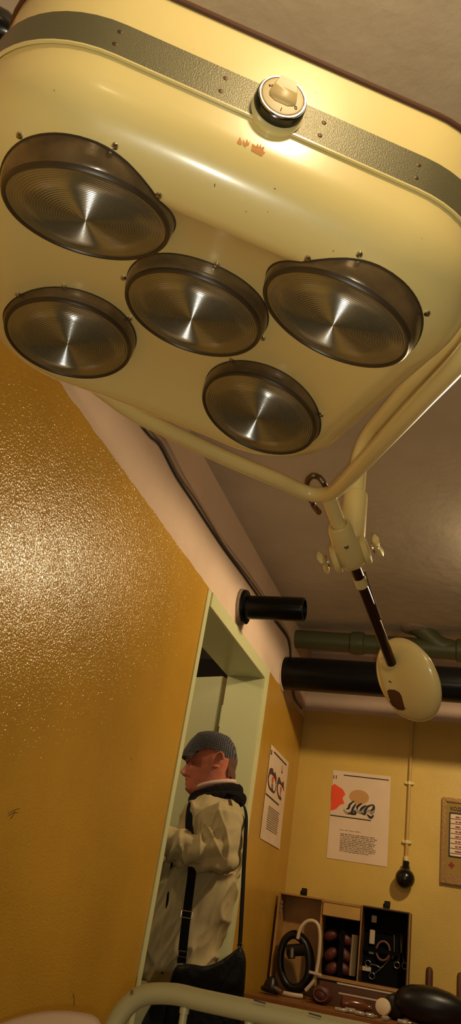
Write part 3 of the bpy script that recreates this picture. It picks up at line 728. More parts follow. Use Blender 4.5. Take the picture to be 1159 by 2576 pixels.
pm = MB(); pm.prism([(px0+.012*(1-math.cos(a_))*0+x, YB-.0130, z) for x, z, a_ in ()] or [(px0, YB-.013, pz0+.01), (px0+.01, YB-.013, pz0), (px1-.01, YB-.013, pz0), (px1, YB-.013, pz0+.01), (px1, YB-.013, pz1-.01), (px1-.01, YB-.013, pz1), (px0+.01, YB-.013, pz1), (px0, YB-.013, pz1-.01)], (0, -.001, 0))
obj('white_panel', pm, M_paper, t, smooth=False)
rm = MB(); bm2 = MB(); rng = random.Random(9)
for k in range(8):
    z = pz1-.022-(pz1-pz0-.02)*k/8
    bm2.box((px0+.004, YB-.0155, z-.008), (px1-.004, YB-.014, z-.0055))
    x = px0+.028
    while x < px1-.02:
        e = x+rng.uniform(.01, .03); rm.box((x, YB-.0155, z-.001), (min(e, px1-.01), YB-.014, z+.006)); x = e+.004
ev = pz1-pz0
for lo, hi in (((px0-.003, pz0), (px0+.003, pz1)), ((px1-.003, pz0), (px1+.003, pz1)), ((px0, pz0-.003), (px1, pz0+.003)), ((px0, pz1-.005), (px1, pz1+.002))):
    bm2.box((lo[0], YB-.0158, lo[1]), (hi[0], YB-.014, hi[1]))
obj('row_line', bm2, M_ink, t, smooth=False); obj('red_text', rm, mat('dark_red_text', (.30, .045, .03), .7), t, smooth=False)
tx = text_mb('КОДЕКС', .024, (px0+.0, YB-.0132, pz1+.012), (1, 0, 0), (0, 0, 1), .0004, True); obj('heading', tx, M_ink, t, smooth=False)
cr = MB(); cxr, czr = px0+.012, fz0+.088
cr.box((cxr-.014, YB-.014, czr-.005), (cxr+.014, YB-.0125, czr+.005)).box((cxr-.005, YB-.0141, czr-.014), (cxr+.005, YB-.0126, czr+.014))
obj('red_cross', cr, mat('dark_red_print', (.26, .02, .012), .7), t, smooth=False)

# ------------------------------------------------------------------ table and the instrument case on it
TZ = pc(-.236)
t = thing('table', (.1, 4.0, 0), 'brown wooden table along the back wall carrying the instrument case', 'table')
obj('tabletop', MB().box((-.985, 3.70, TZ-.03), (1.2, 4.31, TZ)), M_woodm, t, bevel=.003)
for x in (-.94, 1.15):
    for y in (3.75, 4.26): obj('leg', MB().box((x-.03, y-.03, 0), (x+.03, y+.03, TZ-.03)), M_woodm, t, bevel=.002)
obj('apron', MB().box((-.91, 3.735, TZ-.11), (1.12, 3.76, TZ-.03)), M_woodm, t)
obj('back_rail', MB().box((-.34, 4.285, TZ), (1.2, 4.305, TZ+.055)), M_woodd, t)
CYF, CYB = 4.14, 4.27
case = thing('instrument_case', (-.67, 4.2, TZ), 'open wooden instrument case with three compartments standing on the table', 'case')
x0, x1, x2, x3 = -.982, -.764, -.574, -.352
zt = pc(.188); zm = pc(-.128)
sh = MB()
sh.box((x0, CYB-.008, TZ+.001), (x1, CYB, zt)).box((x0, CYF, TZ+.001), (x0+.008, CYB-.008, zt)).box((x1-.006, CYF, TZ+.001), (x1+.004, CYB-.008, zt)).box((x0+.008, CYF, zt-.008), (x1-.006, CYB-.008, zt)).box((x0+.008, CYF, TZ+.001), (x1-.006, CYB-.008, TZ+.008))
obj('left_compartment', sh, M_wood, case, bevel=.001)
sh = MB().box((x1+.004, CYB-.02, zm), (x3, CYB, zt)).box((x2-.004, CYF, zm), (x2+.004, CYB-.02, zt)).box((x3-.006, CYF, zm-.01), (x3, CYB-.02, zt)).box((x1+.004, CYF, zm-.012), (x3-.006, CYB-.02, zm)).box((x2+.004, CYF, zt-.006), (x3-.006, CYB-.02, zt)).box((x1+.004, CYB-.1, TZ+.001), (x3, CYB, zm-.012))
obj('right_shell', sh, M_woodd, case, bevel=.001)
for bx in (((x3-.001, CYF-.003, zm-.01), (x3+.003, CYF+.002, zt)), ((x1+.004, CYF-.003, zm-.014), (x3-.001, CYF+.002, zm)), ((x2-.003, CYF-.003, zm), (x2+.002, CYF+.002, zt)), ((x0-.002, CYF-.002, TZ+.001), (x0+.002, CYF+.003, zt))):
    obj('case_edge', MB().box(*bx), M_wood, case)
dr = obj('drawer', MB().box((x1+.006, CYF-.012, pc(.118)), (x2-.006, CYB-.03, zt-.003)), mat('pale_drawer_wood', (.55, .32, .075), .45, var=(10, .15)), case, bevel=.002)
obj('drawer_lip', MB().box((x1+.006, CYF-.016, zt-.012), (x2-.006, CYF-.010, zt-.003)), M_wood, dr)
obj('felt_panel', MB().box((x2+.004, CYB-.026, zm), (x3-.006, CYB-.0195, zt-.006)).box((x1+.004, CYB-.026, zm), (x2-.004, CYB-.0195, pc(.118))), M_felt, case)
for x in (x0+.115, x2+.11):
    lt = MB().box((x-.016, CYF+.02, zt), (x+.016, CYF+.036, zt+.022)).box((x-.010, CYF+.016, zt+.010), (x+.018, CYF+.02, zt+.034))
    obj('latch', lt, M_black, case, bevel=.002)
hm = MB()
for dz in (0, .018, .036): hm.box((x0+.009, CYF-.0015, zt-.085+dz), (x0+.024, CYF+.0005, zt-.074+dz))
hm.box((x0+.0145, CYF-.002, zt-.088), (x0+.0165, CYF, zt-.03)); obj('hinge_plate', hm, M_steel, case)
# straps across the two dark compartments
sm = MB().box((x2+.006, CYB-.036, pc(.09)), (x3-.010, CYB-.032, pc(.105))).box((x2+.006, CYB-.046, pc(.0)), (x3-.010, CYB-.042, pc(.018))).box((x1+.09, CYB-.092, zm+.005), (x1+.112, CYB-.087, pc(.11)))
obj('holding_strap', sm, M_felt, case)
# black coiled hose in the left compartment
def yp(px, y): return V(onY(*px, y))
ck = bez([yp(p, 4.13) for p in ((742, 2350), (768, 2372), (780, 2415), (775, 2462), (750, 2487), (722, 2478), (706, 2440), (706, 2395), (718, 2362))], 6, True)
t = tag(thing('hose_coil', (-.87, 4.13, TZ), None), 'coiled black rubber hose ring standing in the left compartment', 'hose')
hmb = MB()
for dy, g in ((0, 0), (-.012, .01), (.014, -.004)):
    cc = sum((p for p in ck), Vector())/len(ck)
    P = [cc+(p-cc)*(1-g*4)+Vector((0, dy, 0)) for p in ck]; hmb.tube(P+[P[0]], .0165, 14, False)
obj('coil', hmb, M_rubber, t)
obj('mouthpiece', MB().tube([yp((722, 2392), 4.09), yp((768, 2388), 4.09)], .026, 18).tube([yp((732, 2388), 4.075), yp((733, 2412), 4.075)], .017, 16), M_rubber, t)
obj('metal_band', MB().tube([yp((735, 2385), 4.062), yp((734, 2409), 4.062)], .010, 12), M_steel, t)
wt = bez([yp(p, 4.085) for p in ((748, 2362), (754, 2338), (766, 2322), (780, 2316), (796, 2322), (804, 2345), (803, 2390), (798, 2430), (790, 2465), (768, 2492))], 6)
tag(obj('rubber_tube', MB().tube(wt, .0085, 12), M_white), 'pale white tube arching over the black hose coil', 'tube')
tag(obj('tube_clip', MB().obox(yp((793, 2449), 4.07), Vector((.03, 0, -.002)), Vector((0, .008, 0)), Vector((0, 0, .006))), M_white, bevel=.002), 'small pale clip across the white tube', 'clip')
tag(obj('rubber_tube', MB().tube(bez([Vector((-.955, 4.06, TZ+.012)), Vector((-.90, 4.02, TZ+.011)), Vector((-.84, 4.02, TZ+.011)), Vector((-.80, 4.04, TZ+.012))], 6), .0105, 12), M_white), 'pale tube lying on the table below the hose coil', 'tube')
# black mask on the table's left
t = tag(thing('breathing_mask', (-.93, 3.92, TZ)), 'black rubber breathing mask lying at the left end of the table', 'mask')
c = Vector((-.93, 3.95, TZ+.041))
obj('cushion', MB().lathe(c-Vector((0, 0, .036)), (.1, 0, 1), [(.03, .002), (.042, .004), (.044, .016), (.034, .024), (.028, .045), (.016, .062), (.001, .066)], 28), M_rubber, t)
obj('connector', MB().tube([c+Vector((.025, -.02, -.012)), c+Vector((.062, -.03, -.022))], .011, 14), M_steel, t)
# red-brown rubber bladders and pale phial in the middle compartment
k = 0
for px, a_, lab in (((832, 2352), .5, 'uppermost red-brown rubber bladder on the left of the dark compartment'), ((868, 2362), -.5, 'uppermost red-brown rubber bladder beside the pale roll'), ((832, 2400), .7, 'middle red-brown rubber bladder left of the dark strap'), ((866, 2402), -.7, 'middle red-brown rubber bladder right of the dark strap'), ((835, 2436), .6, 'lowest red-brown rubber bladder left of the dark strap'), ((862, 2436), -.5, 'lowest red-brown rubber bladder right of the dark strap')):
    c = yp(px, CYB-.058); ca, sa = math.cos(a_), math.sin(a_)
    tag(obj('rubber_bladder', MB().ell(c, (.036*ca, 0, .036*sa), (0, .024, 0), (-.025*sa, 0, .025*ca), 20, 12), M_redrub), lab, 'rubber bladder', 'red-brown bladders in the middle compartment')
tag(obj('bandage_roll', MB().tube([yp((893, 2352), CYB-.06), yp((885, 2455), CYB-.06)], .0165, 18), mat('olive_bandage', (.50, .39, .22), .85, bump=(120, .5, .003))), 'pale rolled bandage upright in the middle compartment', 'bandage')
# instruments on the black felt
YI = CYB-.031
for px, hh, lab in (((941, 2312), .055, 'pale ampoule box at the top of the black felt panel'), ((936, 2357), .11, 'tall pale ampoule box on the black felt panel'), ((934, 2394), .035, 'lowest pale ampoule box on the black felt panel')):
    c = yp(px, YI); wd = .012
    tag(obj('ampoule_box', MB().box((c.x-wd, YI-.008, c.z-hh*.5*.55), (c.x+wd, YI+.004, c.z+hh*.5*.55)), M_white, bevel=.002), lab, 'box')
def ring(px, r, y, tr=.0022, n=24): 
    c = yp(px, y); return [c+Vector((r*math.cos(2*PI*j/n), 0, r*math.sin(2*PI*j/n))) for j in range(n)]
def scissors(pa, pb, tips, pivot, lab):
    t = thing('surgical_scissors', yp(pivot, YI), lab, 'scissors')
    for p, q in ((pa, tips[0]), (pb, tips[1])):
        mb = MB(); R_ = ring(p, .013, YI-.004); mb.tube(R_+[R_[0]], .0021, 8, False)
        P0 = yp(p, YI-.004); P1 = yp(pivot, YI-.004); P2 = yp(q, YI-.004); d = (P1-P0).normalized()
        mb.tube(bez([P0+d*.013, P0.lerp(P1, .55), P1, P2], 5), [.0021]*6+[.0026]*5+[.0024-.0004*i for i in range(5)], 8)
        obj('blade_half', mb, M_steel, t)
    obj('pivot_screw', MB().lathe(yp(pivot, YI-.007), (0, -1, 0), [(.003, -.002), (.003, .001), (.0005, .002)], 12), M_steel, t)
scissors((998, 2428), (1018, 2430), ((1012, 2352), (1006, 2350)), (1009, 2392), 'steel scissors hanging points-up at the right of the felt panel')
scissors((925, 2424), (935, 2455), ((990, 2392), (993, 2397)), (962, 2432), 'curved steel clamp lying aslant across the felt panel')
mb = MB(); R_ = [yp((963+17*math.cos(a_), 2392+24*math.sin(a_)), YI-.010) for a_ in np.linspace(0, 2*PI, 28)]
mb.tube(R_, .0048, 10, False); tag(obj('rubber_tourniquet', mb, mat('dull_pink_rubber', (.20, .075, .05), .5)), 'pinkish rubber loop tied in the middle of the felt panel', 'tourniquet')
tag(obj('steel_probe', MB().tube([yp((991, 2352), YI-.003), yp((991, 2392), YI-.003), yp((987, 2412), YI-.003)], .0032, 8), M_steel), 'ribbed steel probe beside the pink rubber loop', 'probe')
c = yp((922, 2437), YI); mb = MB().box((c.x-.020, YI-.004, c.z-.009), (c.x+.020, YI+.003, c.z+.009))
tag(obj('name_plate', mb, M_white), 'small white tag at the lower left of the felt panel', 'tag')
# stepped steel tray with strips in front of the case
t = tag(thing('instrument_tray', (-.6, 4.05, TZ)), 'stepped tray of pale steel strips in front of the case', 'tray')
obj('tray_body', MB().box((-.735, 4.075, TZ+.001), (-.375, 4.135, TZ+.085)).box((-.735, 4.02, TZ+.001), (-.375, 4.075, TZ+.05)), M_woodd, t)
for i, (y, z) in enumerate(((4.112, TZ+.085), (4.082, TZ+.085), (4.05, TZ+.05))):
    obj('steel_strip', MB().box((-.66+.01*i, y-.010, z), (-.385, y+.010, z+.006)), M_white, t, bevel=.001)
t = tag(thing('rubber_pouch', (-.70, 3.97, TZ)), 'dark red rubber pouch with ring mouth beside the steel tray', 'pouch')
obj('pouch_body', MB().ell((-.70, 3.965, TZ+.038), (.048, 0, 0), (0, .035, 0), (0, 0, .038), 24, 14), M_redrub, t)
R_ = [Vector((-.70+.03*math.cos(a_), 3.93-.004*math.sin(a_), TZ+.040+.026*math.sin(a_))) for a_ in np.linspace(0, 2*PI, 24)]
obj('ring_mouth', MB().tube(R_, .003, 8, False), M_steel, t)
# breathing bag with valve
t = tag(thing('breathing_bag', (-.22, 3.92, TZ)), 'large black rubber breathing bag with white round valve cap on the table', 'breathing bag')
bc = yp((1092, 2540), 3.93); bc.z = TZ+.076
obj('bag_body', MB().grid([[bc+Vector(((-.165+.30*s)*1.0, 0, 0))+Vector((.012*s, r*math.cos(a_), r*.95*math.sin(a_))) for a_ in np.linspace(0, 2*PI, 33)[:-1]] for s, r in ((0, .018), (.03, .034), (.10, .055), (.22, .070), (.38, .077), (.55, .076), (.72, .066), (.86, .050), (.95, .032), (1., .012))], True, True, True), M_rubber, t)
vc = yp((975, 2522), 3.93)
obj('valve_body', MB().lathe(vc+Vector((.035, .02, -.01)), Vector((-.25, -.95, .05)), [(.030, -.03), (.046, -.02), (.048, .02), (.042, .035), (.034, .04)], 30).tube([vc+Vector((.03, .02, -.01)), bc+Vector((-.13, 0, 0))], .026, 20), M_rubber, t)
wc = yp((962, 2533), 3.86)
obj('valve_cap', MB().lathe(wc+Vector((0, .02, 0)), Vector((-.1, -.97, .15)), [(.028, -.03), (.032, 0), (.031, .010), (.020, .014), (.001, .015)], 30), M_white, t, label='white round valve cap')
# wooden pegs behind the bag, glass vials along the table front
for px, lab in (((1080, 2432), 'rounded brown wooden peg behind the black breathing bag'), ((1158, 2446), 'rounded brown wooden peg at the right edge of the picture')):
    p = yp(px, 4.22)
    tag(obj('wooden_peg', MB().lathe((p.x, 4.22, TZ), (0, 0, 1), [(.017, 0), (.0165, p.z-TZ-.02), (.013, p.z-TZ-.006), (.006, p.z-TZ-.001), (.001, p.z-TZ)], 20), M_woodd), lab, 'peg')
for i, (x, y, r, L_, a_, lab) in enumerate(((-.545, 3.80, .010, .05, .3, 'glass vial nearest the white valve cap on its left'), (-.50, 3.76, .009, .045, -.2, 'glass vial at the front edge left of the valve cap'), (-.46, 3.765, .009, .04, .5, 'glass vial lying below the white valve cap'), (-.58, 3.765, .008, .05, .1, 'leftmost glass vial at the table front'), (-.40, 3.77, .010, .035, .9, 'stubby glass vial right of the valve cap'), (-.33, 3.775, .009, .045, .2, 'glass vial in front of the black breathing bag'))):
    d = Vector((math.cos(a_), math.sin(a_), 0)); c = Vector((x, y, TZ+r))
    t = tag(thing('glass_vial', (x, y, TZ)), lab, 'vial', 'glass vials on the table front')
    obj('vial_body', MB().lathe(c-d*L_/2, d, [(r*.8, 0), (r, .003), (r, L_*.8), (r*.5, L_*.92), (r*.5, L_)], 14), M_glassy, t)
    obj('stopper', MB().lathe(c+d*L_/2, d, [(r*.62, -.001), (r*.62, .008), (r*.3, .009)], 12), M_steel, t)
tag(obj('brown_flask', MB().lathe((-.60, 3.88, TZ+.0275), (1, .1, 0), [(.015, 0), (.026, .006), (.026, .09), (.012, .11), (.012, .13)], 20), mat('brown_glass', (.13, .04, .015), .15)), 'brown glass flask lying in front of the steel tray', 'flask')

# ------------------------------------------------------------------ bed head and chair in the foreground
BY = 1.36
zr = pc(-.107)
bed = thing('hospital_bed', (.1, BY, 0), 'white enamelled tubular hospital bed head with thin upright bars', 'bed')
tl_ = [Vector((-.577, BY, .0)), Vector((-.577, BY, .4)), Vector((-.577, BY, zr-.26)), Vector((-.577, BY, zr-.17)), Vector((-.575, BY, zr-.11)), Vector((-.561, BY, zr-.050)), Vector((-.530, BY, zr-.013)), Vector((-.478, BY, zr)), Vector((-.42, BY, zr)), Vector((-.3, BY, zr)), Vector((.10, BY, zr)), Vector((.28, BY, zr)), Vector((.325, BY, zr-.02)), Vector((.345, BY, zr-.08)), Vector((.35, BY, zr-.2)), Vector((.35, BY, 0))]
M_bed = mat('bed_cream_enamel', (.30, .265, .13), .4, bump=(50, .2, .002))
rail = obj('head_rail', MB().tube(bez(tl_, 6), .0152, 24), M_bed, bed)
for px in ((653, 2520), (792, 2553)):
    p = yp(px, BY-.0152); ch = MB(); obj('chipped_paint', ch.obox(p+Vector((0, -.0004, 0)), Vector((.0095, 0, -.0006)), Vector((0, .0006, 0)), Vector((0, 0, .0010))), M_ink, rail)
p = yp((331, 2496), BY-.0152); obj('chipped_paint', MB().obox(p, Vector((.002, 0, 0)), Vector((0, .001, 0)), Vector((0, 0, .003))), M_dot, rail)
for x in (-.452, -.346, -.24, -.134, -.028, .078, .184, .29):
    b_ = obj('upright_bar', MB().tube([(x, BY, zr-.010), (x, BY, .42)], .0062, 12), M_bed, bed)
    obj('bar_ferrule', MB().tube([(x, BY, zr-.014), (x, BY, zr-.022)], .0078, 12), M_bed, b_)
obj('cross_rail', MB().tube([(-.577, BY, .42), (.35, BY, .42)], .012, 16), M_bed, bed)
obj('side_rail', MB().box((-.55, -.55, .36), (-.52, BY, .42)).box((.305, -.55, .36), (.335, BY, .42)), M_bed, bed)
obj('mattress', MB().box((-.52, -.54, .42), (.305, BY-.03, .54)), M_pink, bed, bevel=.03)
obj('foot_frame', MB().tube(bez([(-.535, -.56, 0), (-.535, -.56, .5), (-.5, -.56, .56), (.28, -.56, .56), (.32, -.56, .5), (.32, -.56, 0)], 5), .015, 16), M_bed, bed)
chair = thing('chair', (-.77, 1.6, 0), 'chair with rounded dusty pink back standing by the left wall behind the bed head', 'chair')
cpts = []
back_rows = []
for i in range(25):
    tt = i/24; x = -.93+.318*tt
    hgt = .831-.16*(tt-.85)**2-.035*max(0, (tt-.88)/.12)**2
    back_rows.append([Vector((x, 1.455, .50)), Vector((x, 1.448, hgt-.03)), Vector((x, 1.452, hgt-.008)), Vector((x, 1.465, hgt)), Vector((x, 1.480, hgt-.008)), Vector((x, 1.486, hgt-.03)), Vector((x, 1.482, .50))])
obj('backrest', MB().grid(back_rows, True, True, True), M_pink, chair, 70)
obj('seat', MB().box((-.92, 1.46, .42), (-.62, 1.80, .48)), M_pink, chair, bevel=.02)
for x in (-.90, -.64):
    for y in (1.468, 1.78): obj('leg', MB().tube([(x, y, 0), (x, y, .43 if y > 1.6 else .56)], .011, 12), M_bed, chair)

# ------------------------------------------------------------------ the man in the doorway
PXY = (-1.05, 2.98)
fd = Vector((-.985, -.17, 0)).normalized(); ld = Vector((-fd.y, fd.x, 0))
man = thing('person', (PXY[0], PXY[1], 0), 'older man in checked flat cap, dark scarf and khaki jacket standing in the doorway', 'person')
def P(f, l, z): return Vector((PXY[0], PXY[1], z))+fd*f+ld*l
def PA(f, l, z):      # the point at lateral offset l that is seen where (f, z) of the man's middle plane is seen
    a = Vector((-1.05-f, 2.96, z)); e = Vector(EYE); d = a-e; q = Vector((PXY[0], PXY[1], 0))
    return e+d*((l-(e-q).dot(ld))/d.dot(ld))
def interp(tbl, z):
    if z <= tbl[0][0]: return tbl[0][1:]
    for a, b in zip(tbl, tbl[1:]):
        if z <= b[0]:
            t = (z-a[0])/(b[0]-a[0]); return [a[i]+(b[i]-a[i])*t for i in range(1, len(a))]
    return tbl[-1][1:]
HT = [(1.34, .015, -.11, .066), (1.39, .022, -.107, .060), (1.412, .034, -.105, .057), (1.426, .058, -.105, .057), (1.438, .070, -.105, .060), (1.457, .073, -.105, .064), (1.470, .075, -.104, .066), (1.490, .080, -.103, .069), (1.510, .081, -.104, .071), (1.530, .083, -.106, .073), (1.545, .093, -.108, .075), (1.560, .096, -.110, .076), (1.580, .092, -.108, .076), (1.610, .078, -.100, .071), (1.635, .048, -.072, .053), (1.648, .01, -.04, .025)]
def gs(x, s): return math.exp(-(x/s)**2)
def head_rows():
    rows = []; n = 72
    zs = list(np.arange(1.34, 1.41, .012))+list(np.arange(1.41, 1.56, .0035))+list(np.arange(1.56, 1.65, .008))
    for z in zs:
        fr, bk, hw = interp(HT, z); c = -.02 if z > 1.42 else -.045; row = []
        for j in range(n):
            a = 2*PI*j/n; ca, sa = math.cos(a), math.sin(a)
            if ca >= 0:
                k = 2.1; rr = (abs(ca)**k+abs(sa)**k)**(-1/k); f = c+(fr-c)*ca*rr; l = hw*sa*rr*(1-.10*max(0, ca))
            else: f = c+(c-bk)*ca; l = hw*sa
            if ca > .2:
                front = 1.
                nz = 0
                if 1.483 < z < 1.536:
                    t = (1.536-z)/(1.536-1.500) if z > 1.500 else max(0, 1-(1.500-z)/.016)
                    nz = .027*max(0, t)**.85
                wd = .0085+.007*max(0, min(1, (1.53-z)/.035))
                f += nz*gs(l, wd)
                f += .012*gs(z-1.4915, .0065)*gs(abs(l)-.0135, .0065)          # nostril wings
                f += .0055*gs(z-1.4745, .0055)*gs(l, .020)+.0055*gs(z-1.4600, .0055)*gs(l, .018)-.0075*gs(z-1.4672, .0026)*gs(l, .024)
                f += .0045*gs(z-1.442, .011)*gs(l, .018)-.003*gs(z-1.4505, .004)*gs(l, .02)
                f -= .014*gs(z-1.534, .010)*gs(abs(l)-.032, .016)           # eye sockets
                f += .004*gs(z-1.548, .006)*gs(abs(l)-.030, .022)           # brow
                f += .003*gs(z-1.512, .012)*gs(abs(l)-.045, .018)           # cheek
                f -= .005*gs(z-1.480-.4*(.030-abs(l)), .006)*gs(abs(l)-.030, .010)
            row.append(P(f, l, z))
        rows.append(row)
    return rows
body = MB().grid(head_rows(), True, True, True)
for s in (-1, 1):
    body.ell(P(.064, s*.031, 1.533), fd*.0125, ld*.0125, Vector((0, 0, .0115)), 16, 10)                     # eyes
    lidp = [P(.070-.006*abs(k), s*(.031+.012*k), 1.5375+.003*(1-k*k)) for k in (-1, -.5, 0, .5, 1)]
    body.tube(bez(lidp, 4), .0030, 8)
    body.tube(bez([p+Vector((0, 0, -.011)) for p in lidp], 4), .0022, 8)
    # ears
    ec = P(-.050, s*.074, 1.553); eu = Vector((0, 0, 1))*.96+fd*-.25; ef = fd*.96+Vector((0, 0, .25)); eo = ld*s
    body.ell(ec+eo*.002, ef*.015, eu*.026, eo*.006, 18, 10)
    loop = [ec+eo*(.008+.006*math.sin(a_*.5))+ef*(.017*math.cos(a_)*(.9 if math.cos(a_) > 0 else 1.1))+eu*(.028*math.sin(a_)) for a_ in np.linspace(-2.2, 3.0, 22)]
    body.tube(loop, [.0046]*22, 8)
    body.ell(ec+eo*.006-eu*.028+ef*.006, ef*.007, eu*.009, eo*.005, 12, 8)
# torso, limbs under the clothes
TT = [(.80, .03, -.11, .12), (1.0, .04, -.13, .14), (1.2, .05, -.17, .16), (1.32, .04, -.165, .165), (1.38, .02, -.15, .13), (1.41, .0, -.12, .07)]
def trunk(tbl, zs, n=40, k=2.3, fn=None):
    rows = []
    for z in zs:
        fr, bk, hw = interp(tbl, z); c = (fr+bk)/2; row = []
        for j in range(n):
            a = 2*PI*j/n; ca, sa = math.cos(a), math.sin(a); rr = (abs(ca)**k+abs(sa)**k)**(-1/k)
            row.append(P(c+(fr-bk)/2*ca*rr, hw*sa*rr, z))
        rows.append(row)
    return rows
body.grid(trunk(TT, np.linspace(.80, 1.41, 20)), True, True, True)
LEG = {1: [(-.05, .09, .90), (-.06, .09, .50), (-.09, .09, .10)], -1: [(-.04, -.09, .90), (.05, -.10, .50), (.07, -.10, .10)]}
for s in (-1, 1):
    body.tube(bez([P(*p) for p in LEG[s]], 6), [.072-.034*i/12 for i in range(13)], 18)
    f0, l0, z0 = LEG[s][2]; body.tube([P(f0-.04, l0, .05), P(f0+.06, l0, .045), P(f0+.16, l0, .035)], [.036, .036, .028], 14)
ARM = {1: [PA(-.095, .175, 1.345), PA(-.108, .225, 1.225), PA(.030, .225, 1.232), PA(.155, .19, 1.268)], -1: [P(-.085, -.185, 1.350), P(-.09, -.235, 1.20), P(.06, -.20, 1.235), P(.17, -.12, 1.275)]}
for s in (-1, 1):
    a_ = ARM[s]
    body.tube(a_[:2]+[a_[1].lerp(a_[2], .06)], [.05, .042, .04], 16); body.tube([a_[1], a_[2], a_[3]], [.040, .036, .026], 16)
    w = a_[3]; d = (a_[3]-a_[2]).normalized(); lat = Vector((0, 0, 1)).cross(d).normalized()*s; upv = d.cross(lat)*s
    up2 = lat.cross(d).normalized()
    if up2.z < 0: up2 = -up2
    body.ell(w+d*.045, d*.052, lat*.020, up2*.040, 18, 10)                                      # palm, held upright
    for i, (oz, ln_) in enumerate(((.028, .070), (.010, .078), (-.009, .072), (-.027, .058))):
        b0 = w+d*.082+up2*oz; inn = -lat
        body.tube(bez([b0-d*.02, b0+d*ln_*.35, b0+d*ln_*.72+inn*.014, b0+d*ln_*.86+inn*.036], 4), [.0092]*4+[.0088]*4+[.008]*4+[.0065], 10)
    tb_ = w+d*.035+up2*.030
    body.tube(bez([tb_-up2*.012, tb_+up2*.012+d*.016-lat*.012, tb_+up2*.016+d*.042-lat*.026], 5), [.0115]*5+[.0105]*5+[.008], 10)
remeshed('body', body, M_skin, man, .0036, 1)
# eyes and brows details
for s in (-1, 1):
    obj('eyebrow', MB().tube(bez([P(.094, s*.014, 1.549), P(.094, s*.028, 1.5525), P(.083, s*.045, 1.5495)], 5), [.0012]*3+[.0028]*5+[.0014]*3, 8), M_hair, man)
    obj('iris', MB().ell(P(.0752, s*.0325, 1.5335), fd*.0022, ld*.0046, Vector((0, 0, .0040)), 12, 8), M_ink, man)
# hair: cropped shell from ear to ear below the cap
rows = []
rng = random.Random(2)
for k in range(9):
    z = 1.585-.011*k; fr, bk, hw = interp(HT, z); row = []
    for j in range(25):
        a = PI*.77+PI*.46*j/24; g = 1.02+.03*rng.random()+(.07 if k > 5 else 0)
        zz = z-.012*(1 if k > 5 else 0)*rng.random()+.020*(abs(j-12)/12)**2*(k/8)
        row.append(P(-.02+(bk+.02)*abs(math.cos(a))*g, hw*math.sin(a)*g*.99, zz))
    rows.append(row)
obj('hair', MB().grid(rows, False), M_hair, man, 80)
# flat cap
def zb(f): return 1.556+.034*math.exp(-((f+.01)/.062)**2)-.002*f/.1
def zt_(f): return interp([(-.112, 1.585), (-.095, 1.632), (-.07, 1.654), (-.03, 1.661), (.01, 1.661), (.05, 1.652), (.08, 1.622), (.105, 1.585)], f)[0]
rows = []
for rho in (1.0, 1.03, 1.045, 1.03, .99, .93, .84, .72, .56, .38, .2, .04):
    i = len(rows); row = []
    for j in range(64):
        a = 2*PI*j/64; f = -.003+.106*rho*math.cos(a); l = .084*rho*math.sin(a)
        f0 = -.003+.106*math.cos(a)
        up_t = (0, .28, .52, .72, .84, .92, .965, .99, 1, 1, 1, 1)[i]
        z = zb(f0)+(zt_(max(-.112, min(.105, f)))-zb(f0))*up_t
        row.append(P(f, l, z+.0015*noise.noise((f*60, l*60, z*50))))
    rows.append(row)
cap = obj('flat_cap', MB().grid(rows, True, False, True), M_cap, man, 80)
vr = []
for i in range(6):
    t = i/5; row = []
    for j in range(21):
        a = (j/20-.5)*2*1.25; f = (.060+.048*t)*math.cos(a*.92)**.8+.0*t+.002; l = (.082+.004*t)*math.sin(a)
        row.append(P(f, l*.95, 1.580-.020*t-.008*abs(j/20-.5)*2*t))
    vr.append(row)
vis = MB().grid(vr, False); vb = MB().grid([[p-Vector((0, 0, .005)) for p in r] for r in vr], False); vis.add(vb.v, [f[::-1] for f in vb.f])
obj('visor', vis, M_visor, cap)
# collar and scarf: tilted rings
def tring(fc, a, hw, zf, zbk, rf, rz, name, mt, n=72, m2=18, jig=0.):
    rows = []
    for j in range(n+1):
        t = 2*PI*j/n; cf, sf = math.cos(t), math.sin(t); z = (zf+zbk)/2+(zf-zbk)/2*cf
        rad = (fd*cf*hw+ld*sf*a).normalized(); row = []
        for i in range(m2):
            q = 2*PI*i/m2; g = 1+jig*noise.noise((j*.35 if j < n else 0, i*.5, 3.))
            row.append(P(fc+a*cf, hw*sf, z)+rad*(rf*math.cos(q)*g)+Vector((0, 0, rz*math.sin(q)*g)))
        rows.append(row)
    return obj(name, MB().grid(rows, True), mt, man, 80)
tring(-.037, .079, .068, 1.442, 1.492, .006, .008, 'shirt_collar', M_shirt)
tring(-.050, .090, .086, 1.398, 1.454, .013, .029, 'scarf', M_scarf, jig=.25)
tring(-.058, .098, .105, 1.390, 1.435, .013, .020, 'knit_collar', M_scarf, jig=.2)
